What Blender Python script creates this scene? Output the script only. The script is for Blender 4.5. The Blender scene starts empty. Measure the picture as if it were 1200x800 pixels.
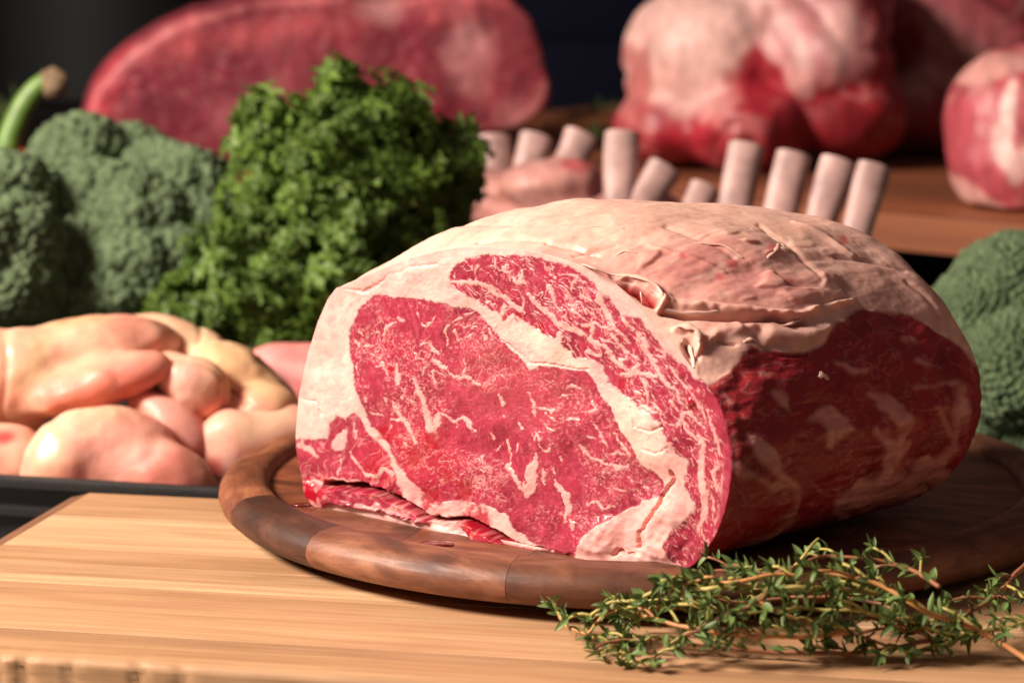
import bpy, math, random
import numpy as np
from mathutils import Vector, Matrix, Euler

random.seed(7)
RNG = np.random.default_rng(11)
R = math.radians
SC = bpy.context.scene
COL = SC.collection

# ---------------------------------------------------------------- camera, world, lamps, exposure
PITCH = R(9.25)
CAM = np.array([0.0, -1.28 * math.cos(PITCH), 0.02 + 1.28 * math.sin(PITCH)])
cd = bpy.data.cameras.new('camera')
cam = bpy.data.objects.new('camera', cd)
COL.objects.link(cam)
cam.location = CAM
cam.rotation_euler = (R(90) - PITCH, 0, 0)
cd.sensor_width = 36
cd.lens = 85
cd.clip_start = 0.05
cd.clip_end = 30
cd.dof.use_dof = True
cd.dof.focus_distance = 0.855
cd.dof.aperture_fstop = 11.5
SC.camera = cam

w = bpy.data.worlds.new('World')
SC.world = w
w.use_nodes = True
w.node_tree.nodes['Background'].inputs[0].default_value = (1.0, 0.66, 0.58, 1)
w.node_tree.nodes['Background'].inputs[1].default_value = 0.07

def area_lamp(name, loc, target, size, power, color):
    l = bpy.data.lights.new(name, 'AREA')
    l.shape = 'DISK'
    l.size = size
    l.energy = power
    l.color = color
    o = bpy.data.objects.new(name, l)
    COL.objects.link(o)
    o.location = loc
    o.rotation_euler = (Vector(target) - Vector(loc)).to_track_quat('-Z', 'Y').to_euler()
    return o

area_lamp('key_lamp', (-1.42, -0.80, 1.14), (0.0, -0.25, 0.02), 0.52, 86, (1.0, 0.85, 0.725))
area_lamp('fill_lamp', (0.9, -1.7, 1.5), (0.1, -0.3, 0.05), 1.4, 2.4, (1.0, 0.78, 0.70))

SC.view_settings.view_transform = 'Standard'
SC.view_settings.look = 'None'
SC.view_settings.exposure = 0.12
SC.view_settings.gamma = 1.0
SC.render.engine = 'CYCLES'
SC.cycles.use_denoising = True
SC.cycles.max_bounces = 8

# ---------------------------------------------------------------- survey frame: sight lines of the photographer
FPX = 85 / 36 * 1200
_f = np.array([0, math.cos(PITCH), -math.sin(PITCH)])
_u = np.array([0, math.sin(PITCH), math.cos(PITCH)])
_r = np.array([1.0, 0, 0])

def ray(x, y):
    return _f + _r * (x - 600) / FPX + _u * (400 - y) / FPX
def on_z(x, y, z):                       # where a sight line meets the level z
    d = ray(x, y)
    return CAM + d * (z - CAM[2]) / d[2]
def on_plane(x, y, P0, n):
    d = ray(x, y)
    return CAM + d * ((P0 - CAM) @ n) / (d @ n)
def at(x, y, D):                         # point at distance D along the view direction
    return CAM + ray(x, y) * D
def sight(P):
    v = P - CAM
    d = v @ _f
    return np.stack([600 + FPX * v[..., 0] / d, 400 - FPX * (v @ _u) / d], -1)

# ---------------------------------------------------------------- noise in numpy
def _hash(ix, iy, iz, seed):
    h = (ix.astype(np.uint32) * np.uint32(374761393) + iy.astype(np.uint32) * np.uint32(668265263)
         + iz.astype(np.uint32) * np.uint32(2147483647) + np.uint32((seed * 974634777) & 0xffffffff))
    h = (h ^ (h >> np.uint32(13))) * np.uint32(1274126177)
    h = (h ^ (h >> np.uint32(16))) * np.uint32(2246822519)
    h ^= h >> np.uint32(15)
    return h.astype(np.float64) / 4294967295.0 * 2 - 1

def vnoise(P, seed=0):
    P = np.asarray(P, float)
    if P.shape[1] == 2:
        P = np.concatenate([P, np.zeros((len(P), 1))], 1)
        two = True
    else:
        two = False
    I = np.floor(P)
    f = P - I
    I = I.astype(np.int64)
    s = f * f * f * (f * (f * 6 - 15) + 10)
    out = 0
    for dx in (0, 1):
        wx = s[:, 0] if dx else 1 - s[:, 0]
        for dy in (0, 1):
            wy = s[:, 1] if dy else 1 - s[:, 1]
            if two:
                out = out + wx * wy * _hash(I[:, 0] + dx, I[:, 1] + dy, I[:, 2], seed)
            else:
                for dz in (0, 1):
                    wz = s[:, 2] if dz else 1 - s[:, 2]
                    out = out + wx * wy * wz * _hash(I[:, 0] + dx, I[:, 1] + dy, I[:, 2] + dz, seed)
    return out

_R2 = [np.array([[math.cos(t), -math.sin(t)], [math.sin(t), math.cos(t)]]) for t in (0.5, 1.4, 2.2, 3.3, 4.3, 5.1)]
_R3 = [np.array(Euler((0.5 + k, 0.3 + 1.7 * k, 0.9 * k)).to_matrix()) for k in range(6)]
def fbm(P, octv=4, seed=0, gain=0.5):
    o, a, t = 0, 1.0, 0
    P = np.asarray(P, float)
    for k in range(octv):
        o = o + a * vnoise((P @ (_R2 if P.shape[1] == 2 else _R3)[k]) * (2.03 ** k) + 17.3 * k, seed + k)
        t += a
        a *= gain
    return o / t * 1.6

def sstep(a, b, x):
    t = np.clip((x - a) / (b - a), 0, 1)
    return t * t * (3 - 2 * t)

def mix(a, b, t):
    t = np.asarray(t)
    if t.ndim == 1:
        t = t[:, None]
    return a * (1 - t) + np.asarray(b) * t

# ---------------------------------------------------------------- 2D pattern helpers
def stroke(Q, pts):
    """soft membership (0..1) of points Q in a polyline with its own width at each point; pts: (x, y, width)"""
    out = np.full(len(Q), 1e9)
    for a, b in zip(pts[:-1], pts[1:]):
        ax, ay, aw = a
        bx, by, bw = b
        m = (Q[:, 0] > min(ax, bx) - 30) & (Q[:, 0] < max(ax, bx) + 30) & (Q[:, 1] > min(ay, by) - 30) & (Q[:, 1] < max(ay, by) + 30)
        if not m.any():
            continue
        q = Q[m]
        dx, dy = bx - ax, by - ay
        t = np.clip(((q[:, 0] - ax) * dx + (q[:, 1] - ay) * dy) / (dx * dx + dy * dy + 1e-9), 0, 1)
        d = np.hypot(q[:, 0] - ax - t * dx, q[:, 1] - ay - t * dy) - (aw + (bw - aw) * t) / 2
        out[m] = np.minimum(out[m], d)
    return out                                # signed distance (negative inside)

def poly_sd(Q, poly):
    """signed distance to a polygon, negative inside"""
    poly = np.asarray(poly, float)
    d = np.full(len(Q), 1e9)
    ins = np.zeros(len(Q), bool)
    x, y = Q[:, 0], Q[:, 1]
    n = len(poly)
    for i in range(n):
        ax, ay = poly[i]
        bx, by = poly[(i + 1) % n]
        dx, dy = bx - ax, by - ay
        t = np.clip(((x - ax) * dx + (y - ay) * dy) / (dx * dx + dy * dy + 1e-9), 0, 1)
        d = np.minimum(d, np.hypot(x - ax - t * dx, y - ay - t * dy))
        if ay != by:
            c = ((ay > y) != (by > y)) & (x < (bx - ax) * (y - ay) / (by - ay) + ax)
            ins ^= c
    return np.where(ins, -d, d)

def patch(Q, x, y, rx, ry, ang=0, soft=0.35, wob=None):
    c, s = math.cos(R(ang)), math.sin(R(ang))
    dx, dy = Q[:, 0] - x, Q[:, 1] - y
    a = (dx * c + dy * s) / rx
    b = (-dx * s + dy * c) / ry
    r = np.hypot(a, b)
    if wob is not None:
        r = r + wob
    return 1 - sstep(1 - soft, 1 + soft, r)

# ---------------------------------------------------------------- mesh helpers
def link(name, me, parent=None):
    o = bpy.data.objects.new(name, me)
    COL.objects.link(o)
    if parent is not None:
        o.parent = parent
    return o

def tag(o, label=None, cat=None, group=None, kind=None):
    if label: o['label'] = label
    if cat: o['category'] = cat
    if group: o['group'] = group
    if kind: o['kind'] = kind
    return o

def thing(name, label, cat, loc=(0, 0, 0), group=None):
    o = bpy.data.objects.new(name, None)
    COL.objects.link(o)
    o.location = loc
    o.empty_display_size = 0.02
    return tag(o, label, cat, group)

def mesh_np(name, V, F, mat=None, smooth=True, col=None, wet=None):
    """mesh from numpy arrays; F is (n,3) or (n,4)"""
    V = np.asarray(V, np.float32)
    F = np.asarray(F, np.int32)
    me = bpy.data.meshes.new(name)
    k = F.shape[1]
    me.vertices.add(len(V))
    me.vertices.foreach_set('co', V.ravel())
    me.loops.add(F.size)
    me.loops.foreach_set('vertex_index', F.ravel())
    me.polygons.add(len(F))
    me.polygons.foreach_set('loop_start', np.arange(0, F.size, k, dtype=np.int32))
    me.update(calc_edges=True)
    me.polygons.foreach_set('use_smooth', np.full(len(F), smooth, bool))
    if col is not None:
        a = me.attributes.new('col', 'FLOAT_COLOR', 'POINT')
        c = np.ones((len(V), 4), np.float32)
        c[:, :3] = col
        a.data.foreach_set('color', c.ravel())
    if wet is not None:
        a = me.attributes.new('wet', 'FLOAT', 'POINT')
        a.data.foreach_set('value', np.asarray(wet, np.float32))
    if mat:
        me.materials.append(mat)
    return me

def vnormals(V, F):
    N = np.zeros_like(V)
    if F.shape[1] == 4:
        fn = np.cross(V[F[:, 2]] - V[F[:, 0]], V[F[:, 3]] - V[F[:, 1]])
    else:
        fn = np.cross(V[F[:, 1]] - V[F[:, 0]], V[F[:, 2]] - V[F[:, 0]])
    for k in range(F.shape[1]):
        for c in range(3):
            N[:, c] += np.bincount(F[:, k], fn[:, c], len(V))
    return N / (np.linalg.norm(N, axis=1, keepdims=True) + 1e-20)

def box_mesh(name, x0, x1, y0, y1, z0, z1, mat, bev=0.001, seg=2):
    import bmesh
    bm = bmesh.new()
    bmesh.ops.create_cube(bm, size=1)
    for v in bm.verts:
        v.co = ((x0 + x1) / 2 + v.co.x * (x1 - x0), (y0 + y1) / 2 + v.co.y * (y1 - y0), (z0 + z1) / 2 + v.co.z * (z1 - z0))
    if bev:
        bmesh.ops.bevel(bm, geom=bm.edges[:], offset=bev, segments=seg, affect='EDGES', profile=0.5)
    me = bpy.data.meshes.new(name)
    bm.to_mesh(me)
    bm.free()
    me.materials.append(mat)
    for p in me.polygons:
        p.use_smooth = bev > 0
    return me

def tube_np(path, radii, sides=8, cap=True):
    """tube along a 3D path"""
    P = np.asarray(path, float)
    n = len(P)
    r = np.asarray(radii, float) if np.ndim(radii) else np.full(n, radii)
    T = np.gradient(P, axis=0)
    T /= np.linalg.norm(T, axis=1, keepdims=True) + 1e-12
    up = np.array([0, 0, 1.0])
    if abs(T[0] @ up) > 0.9:
        up = np.array([0, 1.0, 0])
    V = []
    for i in range(n):
        a = np.cross(T[i], up)
        a /= np.linalg.norm(a) + 1e-12
        b = np.cross(a, T[i])
        up = b
        for k in range(sides):
            t = 2 * math.pi * k / sides
            V.append(P[i] + r[i] * (math.cos(t) * a + math.sin(t) * b))
    F = []
    for i in range(n - 1):
        for k in range(sides):
            k2 = (k + 1) % sides
            F.append((i * sides + k, i * sides + k2, (i + 1) * sides + k2, (i + 1) * sides + k))
    V = np.array(V)
    if cap:
        c0, c1 = len(V), len(V) + 1
        V = np.concatenate([V, [P[0] - T[0] * r[0] * 0.3, P[-1] + T[-1] * r[-1] * 0.3]])
        for k in range(sides):
            k2 = (k + 1) % sides
            F.append((c0, k2, k, k))
            F.append((c1, (n - 1) * sides + k, (n - 1) * sides + k2, (n - 1) * sides + k2))
        # degenerate quads become triangles below
    return V, F

def pydata(name, V, F, mat, smooth=True):
    me = bpy.data.meshes.new(name)
    FF = []
    for f in F:
        g = []
        for i in f:
            if i not in g:
                g.append(int(i))
        FF.append(g)
    me.from_pydata([tuple(v) for v in V], [], FF)
    me.materials.append(mat)
    me.polygons.foreach_set('use_smooth', np.full(len(me.polygons), smooth, bool))
    me.update()
    return me

def spline(pts, n):
    """Catmull-Rom through points"""
    P = np.asarray(pts, float)
    m = len(P)
    out = []
    for t in np.linspace(0, m - 1, n):
        i = min(int(t), m - 2)
        f = t - i
        p0, p1, p2, p3 = P[max(i - 1, 0)], P[i], P[i + 1], P[min(i + 2, m - 1)]
        out.append(0.5 * ((2 * p1) + (-p0 + p2) * f + (2 * p0 - 5 * p1 + 4 * p2 - p3) * f * f + (-p0 + 3 * p1 - 3 * p2 + p3) * f ** 3))
    return np.array(out)

# ---------------------------------------------------------------- materials
def new_mat(name):
    m = bpy.data.materials.new(name)
    m.use_nodes = True
    nt = m.node_tree
    return m, nt, nt.nodes['Principled BSDF']

def N(nt, t, **kw):
    n = nt.nodes.new(t)
    for k, v in kw.items():
        if k in n.inputs:
            n.inputs[k].default_value = v
        else:
            setattr(n, k, v)
    return n

def noise_n(nt, vec, scale, detail=4, rough=0.55, dist=0.0):
    n = N(nt, 'ShaderNodeTexNoise')
    n.inputs['Scale'].default_value = scale
    n.inputs['Detail'].default_value = detail
    n.inputs['Roughness'].default_value = rough
    n.inputs['Distortion'].default_value = dist
    if vec is not None:
        nt.links.new(vec, n.inputs['Vector'])
    return n

def ramp(nt, fac, stops):
    r = N(nt, 'ShaderNodeValToRGB')
    e = r.color_ramp.elements
    while len(e) < len(stops):
        e.new(0.5)
    for i, (p, c) in enumerate(stops):
        e[i].position = p
        e[i].color = (*c, 1) if len(c) == 3 else c
    nt.links.new(fac, r.inputs[0])
    return r

def mapping(nt, vec, scale, rot=(0, 0, 0)):
    m = N(nt, 'ShaderNodeMapping')
    m.inputs['Scale'].default_value = scale
    m.inputs['Rotation'].default_value = rot
    nt.links.new(vec, m.inputs['Vector'])
    return m.outputs[0]

def mixc(nt, fac, a, b, mode='MIX'):
    m = N(nt, 'ShaderNodeMix', data_type='RGBA', blend_type=mode)
    for s, v in ((0, fac), (6, a), (7, b)):
        if isinstance(v, (int, float)):
            m.inputs[s].default_value = v
        elif isinstance(v, tuple):
            m.inputs[s].default_value = (*v, 1)
        else:
            nt.links.new(v, m.inputs[s])
    return m.outputs[2]

def bump(nt, h, strength, dist, bs, prev=None):
    b = N(nt, 'ShaderNodeBump')
    b.inputs['Strength'].default_value = strength
    b.inputs['Distance'].default_value = dist
    nt.links.new(h, b.inputs['Height'])
    if prev is not None:
        nt.links.new(prev, b.inputs['Normal'])
    nt.links.new(b.outputs[0], bs.inputs['Normal'])
    return b.outputs[0]

def meat_mat(name, sss=0.25, radius=(0.006, 0.0016, 0.001), rough=0.42, bscale=900, bdist=0.0004, bstr=0.5, coat=0.0):
    m, nt, bs = new_mat(name)
    a = N(nt, 'ShaderNodeAttribute', attribute_name='col')
    tc = N(nt, 'ShaderNodeTexCoord')
    v = tc.outputs['Object']
    n1 = noise_n(nt, v, bscale, 3)
    n2 = noise_n(nt, v, bscale / 6, 4)
    tone = ramp(nt, n2.outputs[0], [(0.3, (0.86, 0.82, 0.82)), (0.7, (1.08, 1.06, 1.05))])
    c = mixc(nt, 1.0, a.outputs['Color'], tone.outputs[0], 'MULTIPLY')
    nt.links.new(c, bs.inputs['Base Color'])
    w_ = N(nt, 'ShaderNodeAttribute', attribute_name='wet')
    rr = N(nt, 'ShaderNodeMapRange')
    rr.inputs['To Min'].default_value = rough + 0.2
    rr.inputs['To Max'].default_value = max(0.12, rough - 0.18)
    nt.links.new(w_.outputs['Fac'], rr.inputs['Value'])
    nt.links.new(rr.outputs[0], bs.inputs['Roughness'])
    bs.inputs['Subsurface Weight'].default_value = sss
    bs.inputs['Subsurface Radius'].default_value = radius
    bs.inputs['Subsurface Scale'].default_value = 1.0
    bs.inputs['Specular IOR Level'].default_value = 0.4
    bs.inputs['Coat Weight'].default_value = coat
    bs.inputs['Coat Roughness'].default_value = 0.2
    b1 = bump(nt, n2.outputs[0], bstr * 0.6, bdist * 4, bs)
    bump(nt, n1.outputs[0], bstr, bdist, bs, b1)
    return m

def wood_mat(name, dark, mid, light, scale=(3, 60, 60), rough=0.45, grain=1.0, streak=(0.2, 0.1, 0.05), streak_amt=0.35, coat=0.0, bstr=0.25, pores=0.3):
    """wood with its grain along the object's own X; tint per piece comes from the object's colour"""
    m, nt, bs = new_mat(name)
    tc = N(nt, 'ShaderNodeTexCoord')
    oi = N(nt, 'ShaderNodeObjectInfo')
    ad = N(nt, 'ShaderNodeVectorMath', operation='ADD')
    nt.links.new(tc.outputs['Object'], ad.inputs[0])
    sc_ = N(nt, 'ShaderNodeVectorMath', operation='SCALE')
    sc_.inputs[0].default_value = (3.1, 7.7, 1.3)
    nt.links.new(oi.outputs['Random'], sc_.inputs['Scale'])
    nt.links.new(sc_.outputs[0], ad.inputs[1])
    v = ad.outputs[0]
    v1 = mapping(nt, v, scale)
    n1 = noise_n(nt, v1, 1.0, 6, 0.6, 0.6)
    v2 = mapping(nt, v, (scale[0] * 2, scale[1] * 4.5, scale[2] * 4.5))
    n2 = noise_n(nt, v2, 1.0, 4, 0.6, 0.2)
    v3 = mapping(nt, v, (scale[0] * .6, scale[1] * .45, scale[2] * .45))
    n3 = noise_n(nt, v3, 1.0, 3, 0.5, 1.2)
    c1 = ramp(nt, n1.outputs[0], [(0.28, dark), (0.5, mid), (0.72, light)])
    f2 = ramp(nt, n2.outputs[0], [(0.35, (0.80, 0.76, 0.72)), (0.62, (1.04, 1.03, 1.02))])
    c2 = mixc(nt, grain, c1.outputs[0], f2.outputs[0], 'MULTIPLY')
    f3 = ramp(nt, n3.outputs[0], [(0.56, (0, 0, 0)), (0.68, (streak_amt,) * 3)])
    c3 = mixc(nt, f3.outputs[0], c2, streak)
    v5 = mapping(nt, v, (scale[0] * 2.2, scale[1] * 11, scale[2] * 11))
    n5 = noise_n(nt, v5, 1.0, 2, 0.5, 0.3)
    f5 = ramp(nt, n5.outputs[0], [(0.60, (0, 0, 0)), (0.72, (pores,) * 3)])
    c3 = mixc(nt, f5.outputs[0], c3, streak)
    v6 = mapping(nt, v, (40, 9, 9), (0, 0, 0.6))
    n6 = noise_n(nt, v6, 1.0, 1, 0.3, 1.5)
    m6 = N(nt, 'ShaderNodeMath', operation='PINGPONG'); m6.inputs[1].default_value = 0.05
    nt.links.new(n6.outputs[0], m6.inputs[0])
    f6 = ramp(nt, m6.outputs[0], [(0.0, (pores * 0.8,) * 3), (0.0016, (0, 0, 0))])
    c3 = mixc(nt, f6.outputs[0], c3, streak)
    c4 = mixc(nt, 1.0, c3, oi.outputs['Color'], 'MULTIPLY')
    nt.links.new(c4, bs.inputs['Base Color'])
    rr = ramp(nt, n2.outputs[0], [(0.3, (rough + .12,) * 3), (0.7, (rough - .06,) * 3)])
    nt.links.new(rr.outputs[0], bs.inputs['Roughness'])
    bs.inputs['Coat Weight'].default_value = coat
    bs.inputs['Coat Roughness'].default_value = 0.35
    bump(nt, n2.outputs[0], bstr, 0.0006, bs)
    return m

M_BOARD = wood_mat('board_wood', (0.41, 0.245, 0.135), (0.50, 0.325, 0.19), (0.56, 0.385, 0.245), scale=(7, 80, 80), rough=0.58,
                   streak=(0.40, 0.21, 0.11), streak_amt=0.42)
M_END = wood_mat('board_end_wood', (0.10, 0.04, 0.02), (0.20, 0.09, 0.045), (0.28, 0.14, 0.07), scale=(12, 40, 90), rough=0.6)
M_WALNUT = wood_mat('walnut_wood', (0.085, 0.030, 0.016), (0.175, 0.070, 0.038), (0.34, 0.165, 0.095), scale=(26, 60, 60), rough=0.50,
                    streak=(0.030, 0.012, 0.009), streak_amt=0.6, coat=0.0, bstr=0.5)
M_BACKWOOD = wood_mat('back_board_wood', (0.15, 0.042, 0.016), (0.25, 0.080, 0.030), (0.34, 0.12, 0.048), scale=(2, 30, 30), rough=0.5,
                      streak=(0.15, 0.04, 0.02), streak_amt=0.4)

def simple_mat(name, color, rough=0.5, metal=0.0, nscale=0, namt=0.2, bdist=0.0, spec=0.5):
    m, nt, bs = new_mat(name)
    bs.inputs['Base Color'].default_value = (*color, 1)
    bs.inputs['Roughness'].default_value = rough
    bs.inputs['Metallic'].default_value = metal
    bs.inputs['Specular IOR Level'].default_value = spec
    if nscale:
        tc = N(nt, 'ShaderNodeTexCoord')
        n = noise_n(nt, tc.outputs['Object'], nscale, 5)
        lo = tuple(c * (1 - namt) for c in color)
        hi = tuple(min(1, c * (1 + namt)) for c in color)
        r_ = ramp(nt, n.outputs[0], [(0.3, lo), (0.7, hi)])
        nt.links.new(r_.outputs[0], bs.inputs['Base Color'])
        if bdist:
            bump(nt, n.outputs[0], 0.5, bdist, bs)
    return m

M_TABLE = simple_mat('dark_table', (0.018, 0.013, 0.011), 0.55, nscale=30)
M_WALL = simple_mat('dark_wall', (0.010, 0.009, 0.011), 0.9, nscale=3)
M_PAN = simple_mat('black_pan', (0.022, 0.020, 0.020), 0.42, nscale=900, namt=0.35, bdist=0.0003)

# ---------------------------------------------------------------- generic bodies
def ico_dirs(level):
    import bmesh
    bm = bmesh.new()
    bmesh.ops.create_icosphere(bm, subdivisions=level, radius=1)
    V = np.array([v.co[:] for v in bm.verts])
    F = np.array([[v.index for v in f.verts] for f in bm.faces])
    bm.free()
    return V / np.linalg.norm(V, axis=1, keepdims=True), F
_ico = {}
def ico(level):
    if level not in _ico:
        _ico[level] = ico_dirs(level)
    return _ico[level]

def rot_m(e):
    return np.array(Euler([R(a) for a in e]).to_matrix())

def blob_np(lobes, level=6, k=6.0, center=None, noise=((), )):
    """radially swept skin over a smooth union of ellipsoids; lobes: (centre, radii, euler degrees)"""
    D, F = ico(level)
    c0 = np.mean([l[0] for l in lobes], axis=0) if center is None else np.array(center)
    mats = [(np.array(l[0], float), 1 / np.array(l[1], float), rot_m(l[2]).T) for l in lobes]
    def field(P):
        s = 0
        for c, ir, m in mats:
            q = ((P - c) @ m.T) * ir
            s = s + np.exp(-k * (np.linalg.norm(q, axis=1) - 1))
        return np.log(s) / k
    big = max(np.linalg.norm(np.array(l[0]) - c0) + max(l[1]) for l in lobes) * 1.6
    # march outwards to inwards so that the outermost crossing is found
    r = np.full(len(D), big)
    hi = r.copy()
    lo = np.zeros(len(D))
    done = np.zeros(len(D), bool)
    for t in np.linspace(big, 0, 60):
        f = field(c0 + D * t)
        hit = (~done) & (f > 0)
        lo[hit] = t
        hi[hit] = t + big / 59
        done |= hit
    for _ in range(12):
        m_ = (lo + hi) / 2
        f = field(c0 + D * m_[:, None])
        lo = np.where(f > 0, m_, lo)
        hi = np.where(f > 0, hi, m_)
    return c0 + D * lo[:, None], F, D

def displace(V, F, amps, seed=0):
    """amps: (scale per metre, amplitude in metres, octaves, stretch or None)"""
    Nn = vnormals(V, F)
    h = 0
    for i, a in enumerate(amps):
        st = np.array(a[3]) if len(a) > 3 else np.ones(3)
        h = h + a[1] * fbm(V * a[0] * st, a[2], seed + 31 * i)
    return V + Nn * h[:, None]

# ================================================================ setting
table = link('tabletop', box_mesh('tabletop', -1.6, 1.6, -0.9, 2.6, -0.080, -0.040, M_TABLE, 0.002))
tag(table, kind='structure')
floor_ = link('floor', box_mesh('floor', -4, 4, -3, 4.5, -0.90, -0.85, M_TABLE, 0))
tag(floor_, kind='structure')
wall = link('wall', box_mesh('wall', -4, 4, 3.4, 3.5, -0.85, 2.2, M_WALL, 0))
tag(wall, kind='structure')

# ================================================================ rib roast
W2 = np.array([0.775, -0.632, 0.0]); W2 /= np.linalg.norm(W2)       # along the cut face, left to right
NB = np.array([-W2[1], W2[0], 0.0])                                 # from the cut face into the meat
A0 = on_z(362, 585, 0.0175)                                         # foot of the face at its left end
AX = np.array([0.70, 0.714, 0.0]); AX /= np.linalg.norm(AX)          # the long axis of the roast
FACE = [(405, 335), (421, 326), (440, 318), (480, 303), (510, 295), (540, 290), (570, 289), (600, 291), (630, 296), (660, 304), (690, 315), (715, 327),
        (735, 344), (750, 362), (768, 384), (790, 405), (807, 425), (819, 442), (832, 455), (843, 475), (851, 500), (856, 525),
        (857, 548), (855, 575), (848, 602), (838, 628), (824, 650), (812, 662), (800, 669), (775, 668), (750, 669), (720, 664), (695, 657),
        (665, 652), (640, 652), (600, 648), (565, 647), (540, 637), (515, 636), (500, 630), (470, 619), (440, 611), (405, 604),
        (380, 597), (366, 591), (358, 580), (355, 565), (350, 545), (346, 522), (347, 500), (350, 465), (355, 440), (361, 412), (372, 378), (384, 350), (394, 337)]
def face_uz(x, y):
    P = on_plane(x, y, A0, NB)
    return float((P - A0) @ W2), float(P[2])
F0 = np.array([face_uz(*q) for q in FACE])
CEN = np.array([0.092, 0.066])
FM = np.array([(-.012, .045), (-.010, .068), (-.004, .088), (.010, .106), (.032, .120), (.060, .1295), (.090, .1345), (.120, .1340), (.147, .1285), (.170, .117),
               (.189, .100), (.200, .079), (.2035, .058), (.198, .038), (.182, .023), (.160, .0175), (.13, .0165), (.05, .0165), (0.006, .018), (-.008, .028)])
FB = np.array([(-.012, .045), (-.010, .066), (-.002, .083), (.012, .097), (.035, .107), (.060, .1200), (.090, .125), (.118, .1255), (.144, .122), (.168, .113),
               (.188, .097), (.201, .076), (.2045, .055), (.196, .036), (.176, .021), (.150, .0165), (.12, .0165), (.05, .0165), (0.006, .018), (-.008, .028)])

def radial(poly, th):
    """distance from CEN to the outline in each direction th"""
    P = np.asarray(poly) - CEN
    n = len(P)
    r = np.zeros(len(th))
    dx, dy = np.cos(th), np.sin(th)
    for i in range(n):
        a, b = P[i], P[(i + 1) % n]
        e = b - a
        den = dx * e[1] - dy * e[0]
        den = np.where(abs(den) < 1e-12, 1e-12, den)
        t = (a[0] * e[1] - a[1] * e[0]) / den
        s = (a[0] * dy - a[1] * dx) / den
        ok = (t > 0) & (s >= -1e-6) & (s <= 1 + 1e-6)
        r = np.where(ok, np.maximum(r, t), r)
    return r
def circ_smooth(r, k):
    ker = np.hanning(2 * k + 3)[1:-1]; ker /= ker.sum()
    rr = np.concatenate([r[-k:], r, r[:k]])
    return np.convolve(rr, ker, 'valid')

MR = 1180
thf = np.linspace(0, 2 * np.pi, 7201)[:-1]
rf = radial(F0, thf)
px_, pz_ = rf * np.cos(thf), rf * np.sin(thf)
arc = np.concatenate([[0], np.cumsum(np.hypot(np.diff(px_, append=px_[0]), np.diff(pz_, append=pz_[0])))])
th = np.interp(np.linspace(0, arc[-1], MR + 1)[:-1], arc, np.append(thf, 2 * np.pi))
r0 = circ_smooth(radial(F0, th), 3)
rm = circ_smooth(radial(FM, th), 30)
rb = circ_smooth(radial(FB, th), 40)

NF, NO = 300, 225
Vs = []
sfrac = np.linspace(0.002, 1, NF) ** 0.93
for s in sfrac:                                                     # the cut face, from its middle outwards
    u = CEN[0] + r0 * s * np.cos(th)
    z = CEN[1] + r0 * s * np.sin(th)
    Vs.append(A0 * [1, 1, 0] + u[:, None] * W2 + z[:, None] * [0, 0, 1])
LEN = 0.168
ss = np.concatenate([np.linspace(0, 0.012, 34)[1:], np.linspace(0.012, LEN, NO - 33)[1:]])
for s in ss:                                                        # the outside, from the face to the far end
    t1 = float(1 - (1 - min(s / 0.055, 1)) ** 2.2)
    t2 = float(sstep(0.05, 0.16, np.array(s)))
    r = r0 * (1 - t1) + rm * t1
    r = r * (1 - t2) + rb * t2
    e = max(0.0, (s - 0.118) / (LEN - 0.118))
    k = math.sqrt(max(1e-6, 1 - e ** 2.6))
    u = CEN[0] + r * k * np.cos(th)
    z = 0.050 + (CEN[1] + r * np.sin(th) - 0.050) * (0.25 * (1 - k) + k)
    z = np.maximum(z, 0.0165 + 0.012 * (1 - k))
    Vs.append(A0 * [1, 1, 0] + u[:, None] * W2 + z[:, None] * [0, 0, 1] + AX * s)
NRr = len(Vs)
VR = np.concatenate(Vs)
Q = sight(VR)
ring = np.repeat(np.arange(NRr), MR)
is_face = ring < NF
sl = np.zeros(len(VR)); sl[~is_face] = np.repeat(ss, MR)
ii = np.arange(NRr - 1)[:, None] * MR
jj = np.arange(MR)[None, :]
jn = (jj + 1) % MR
FR = np.stack([ii + jj, ii + jn, ii + MR + jn, ii + MR + jj], -1).reshape(-1, 4)
# rows wind so that normals point outwards: check against the middle of the body
mid = VR.mean(0)
nn = vnormals(VR, FR)
if np.mean(np.einsum('ij,ij->i', nn, VR - mid)) < 0:
    FR = FR[:, ::-1].copy()
    nn = -nn

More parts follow.
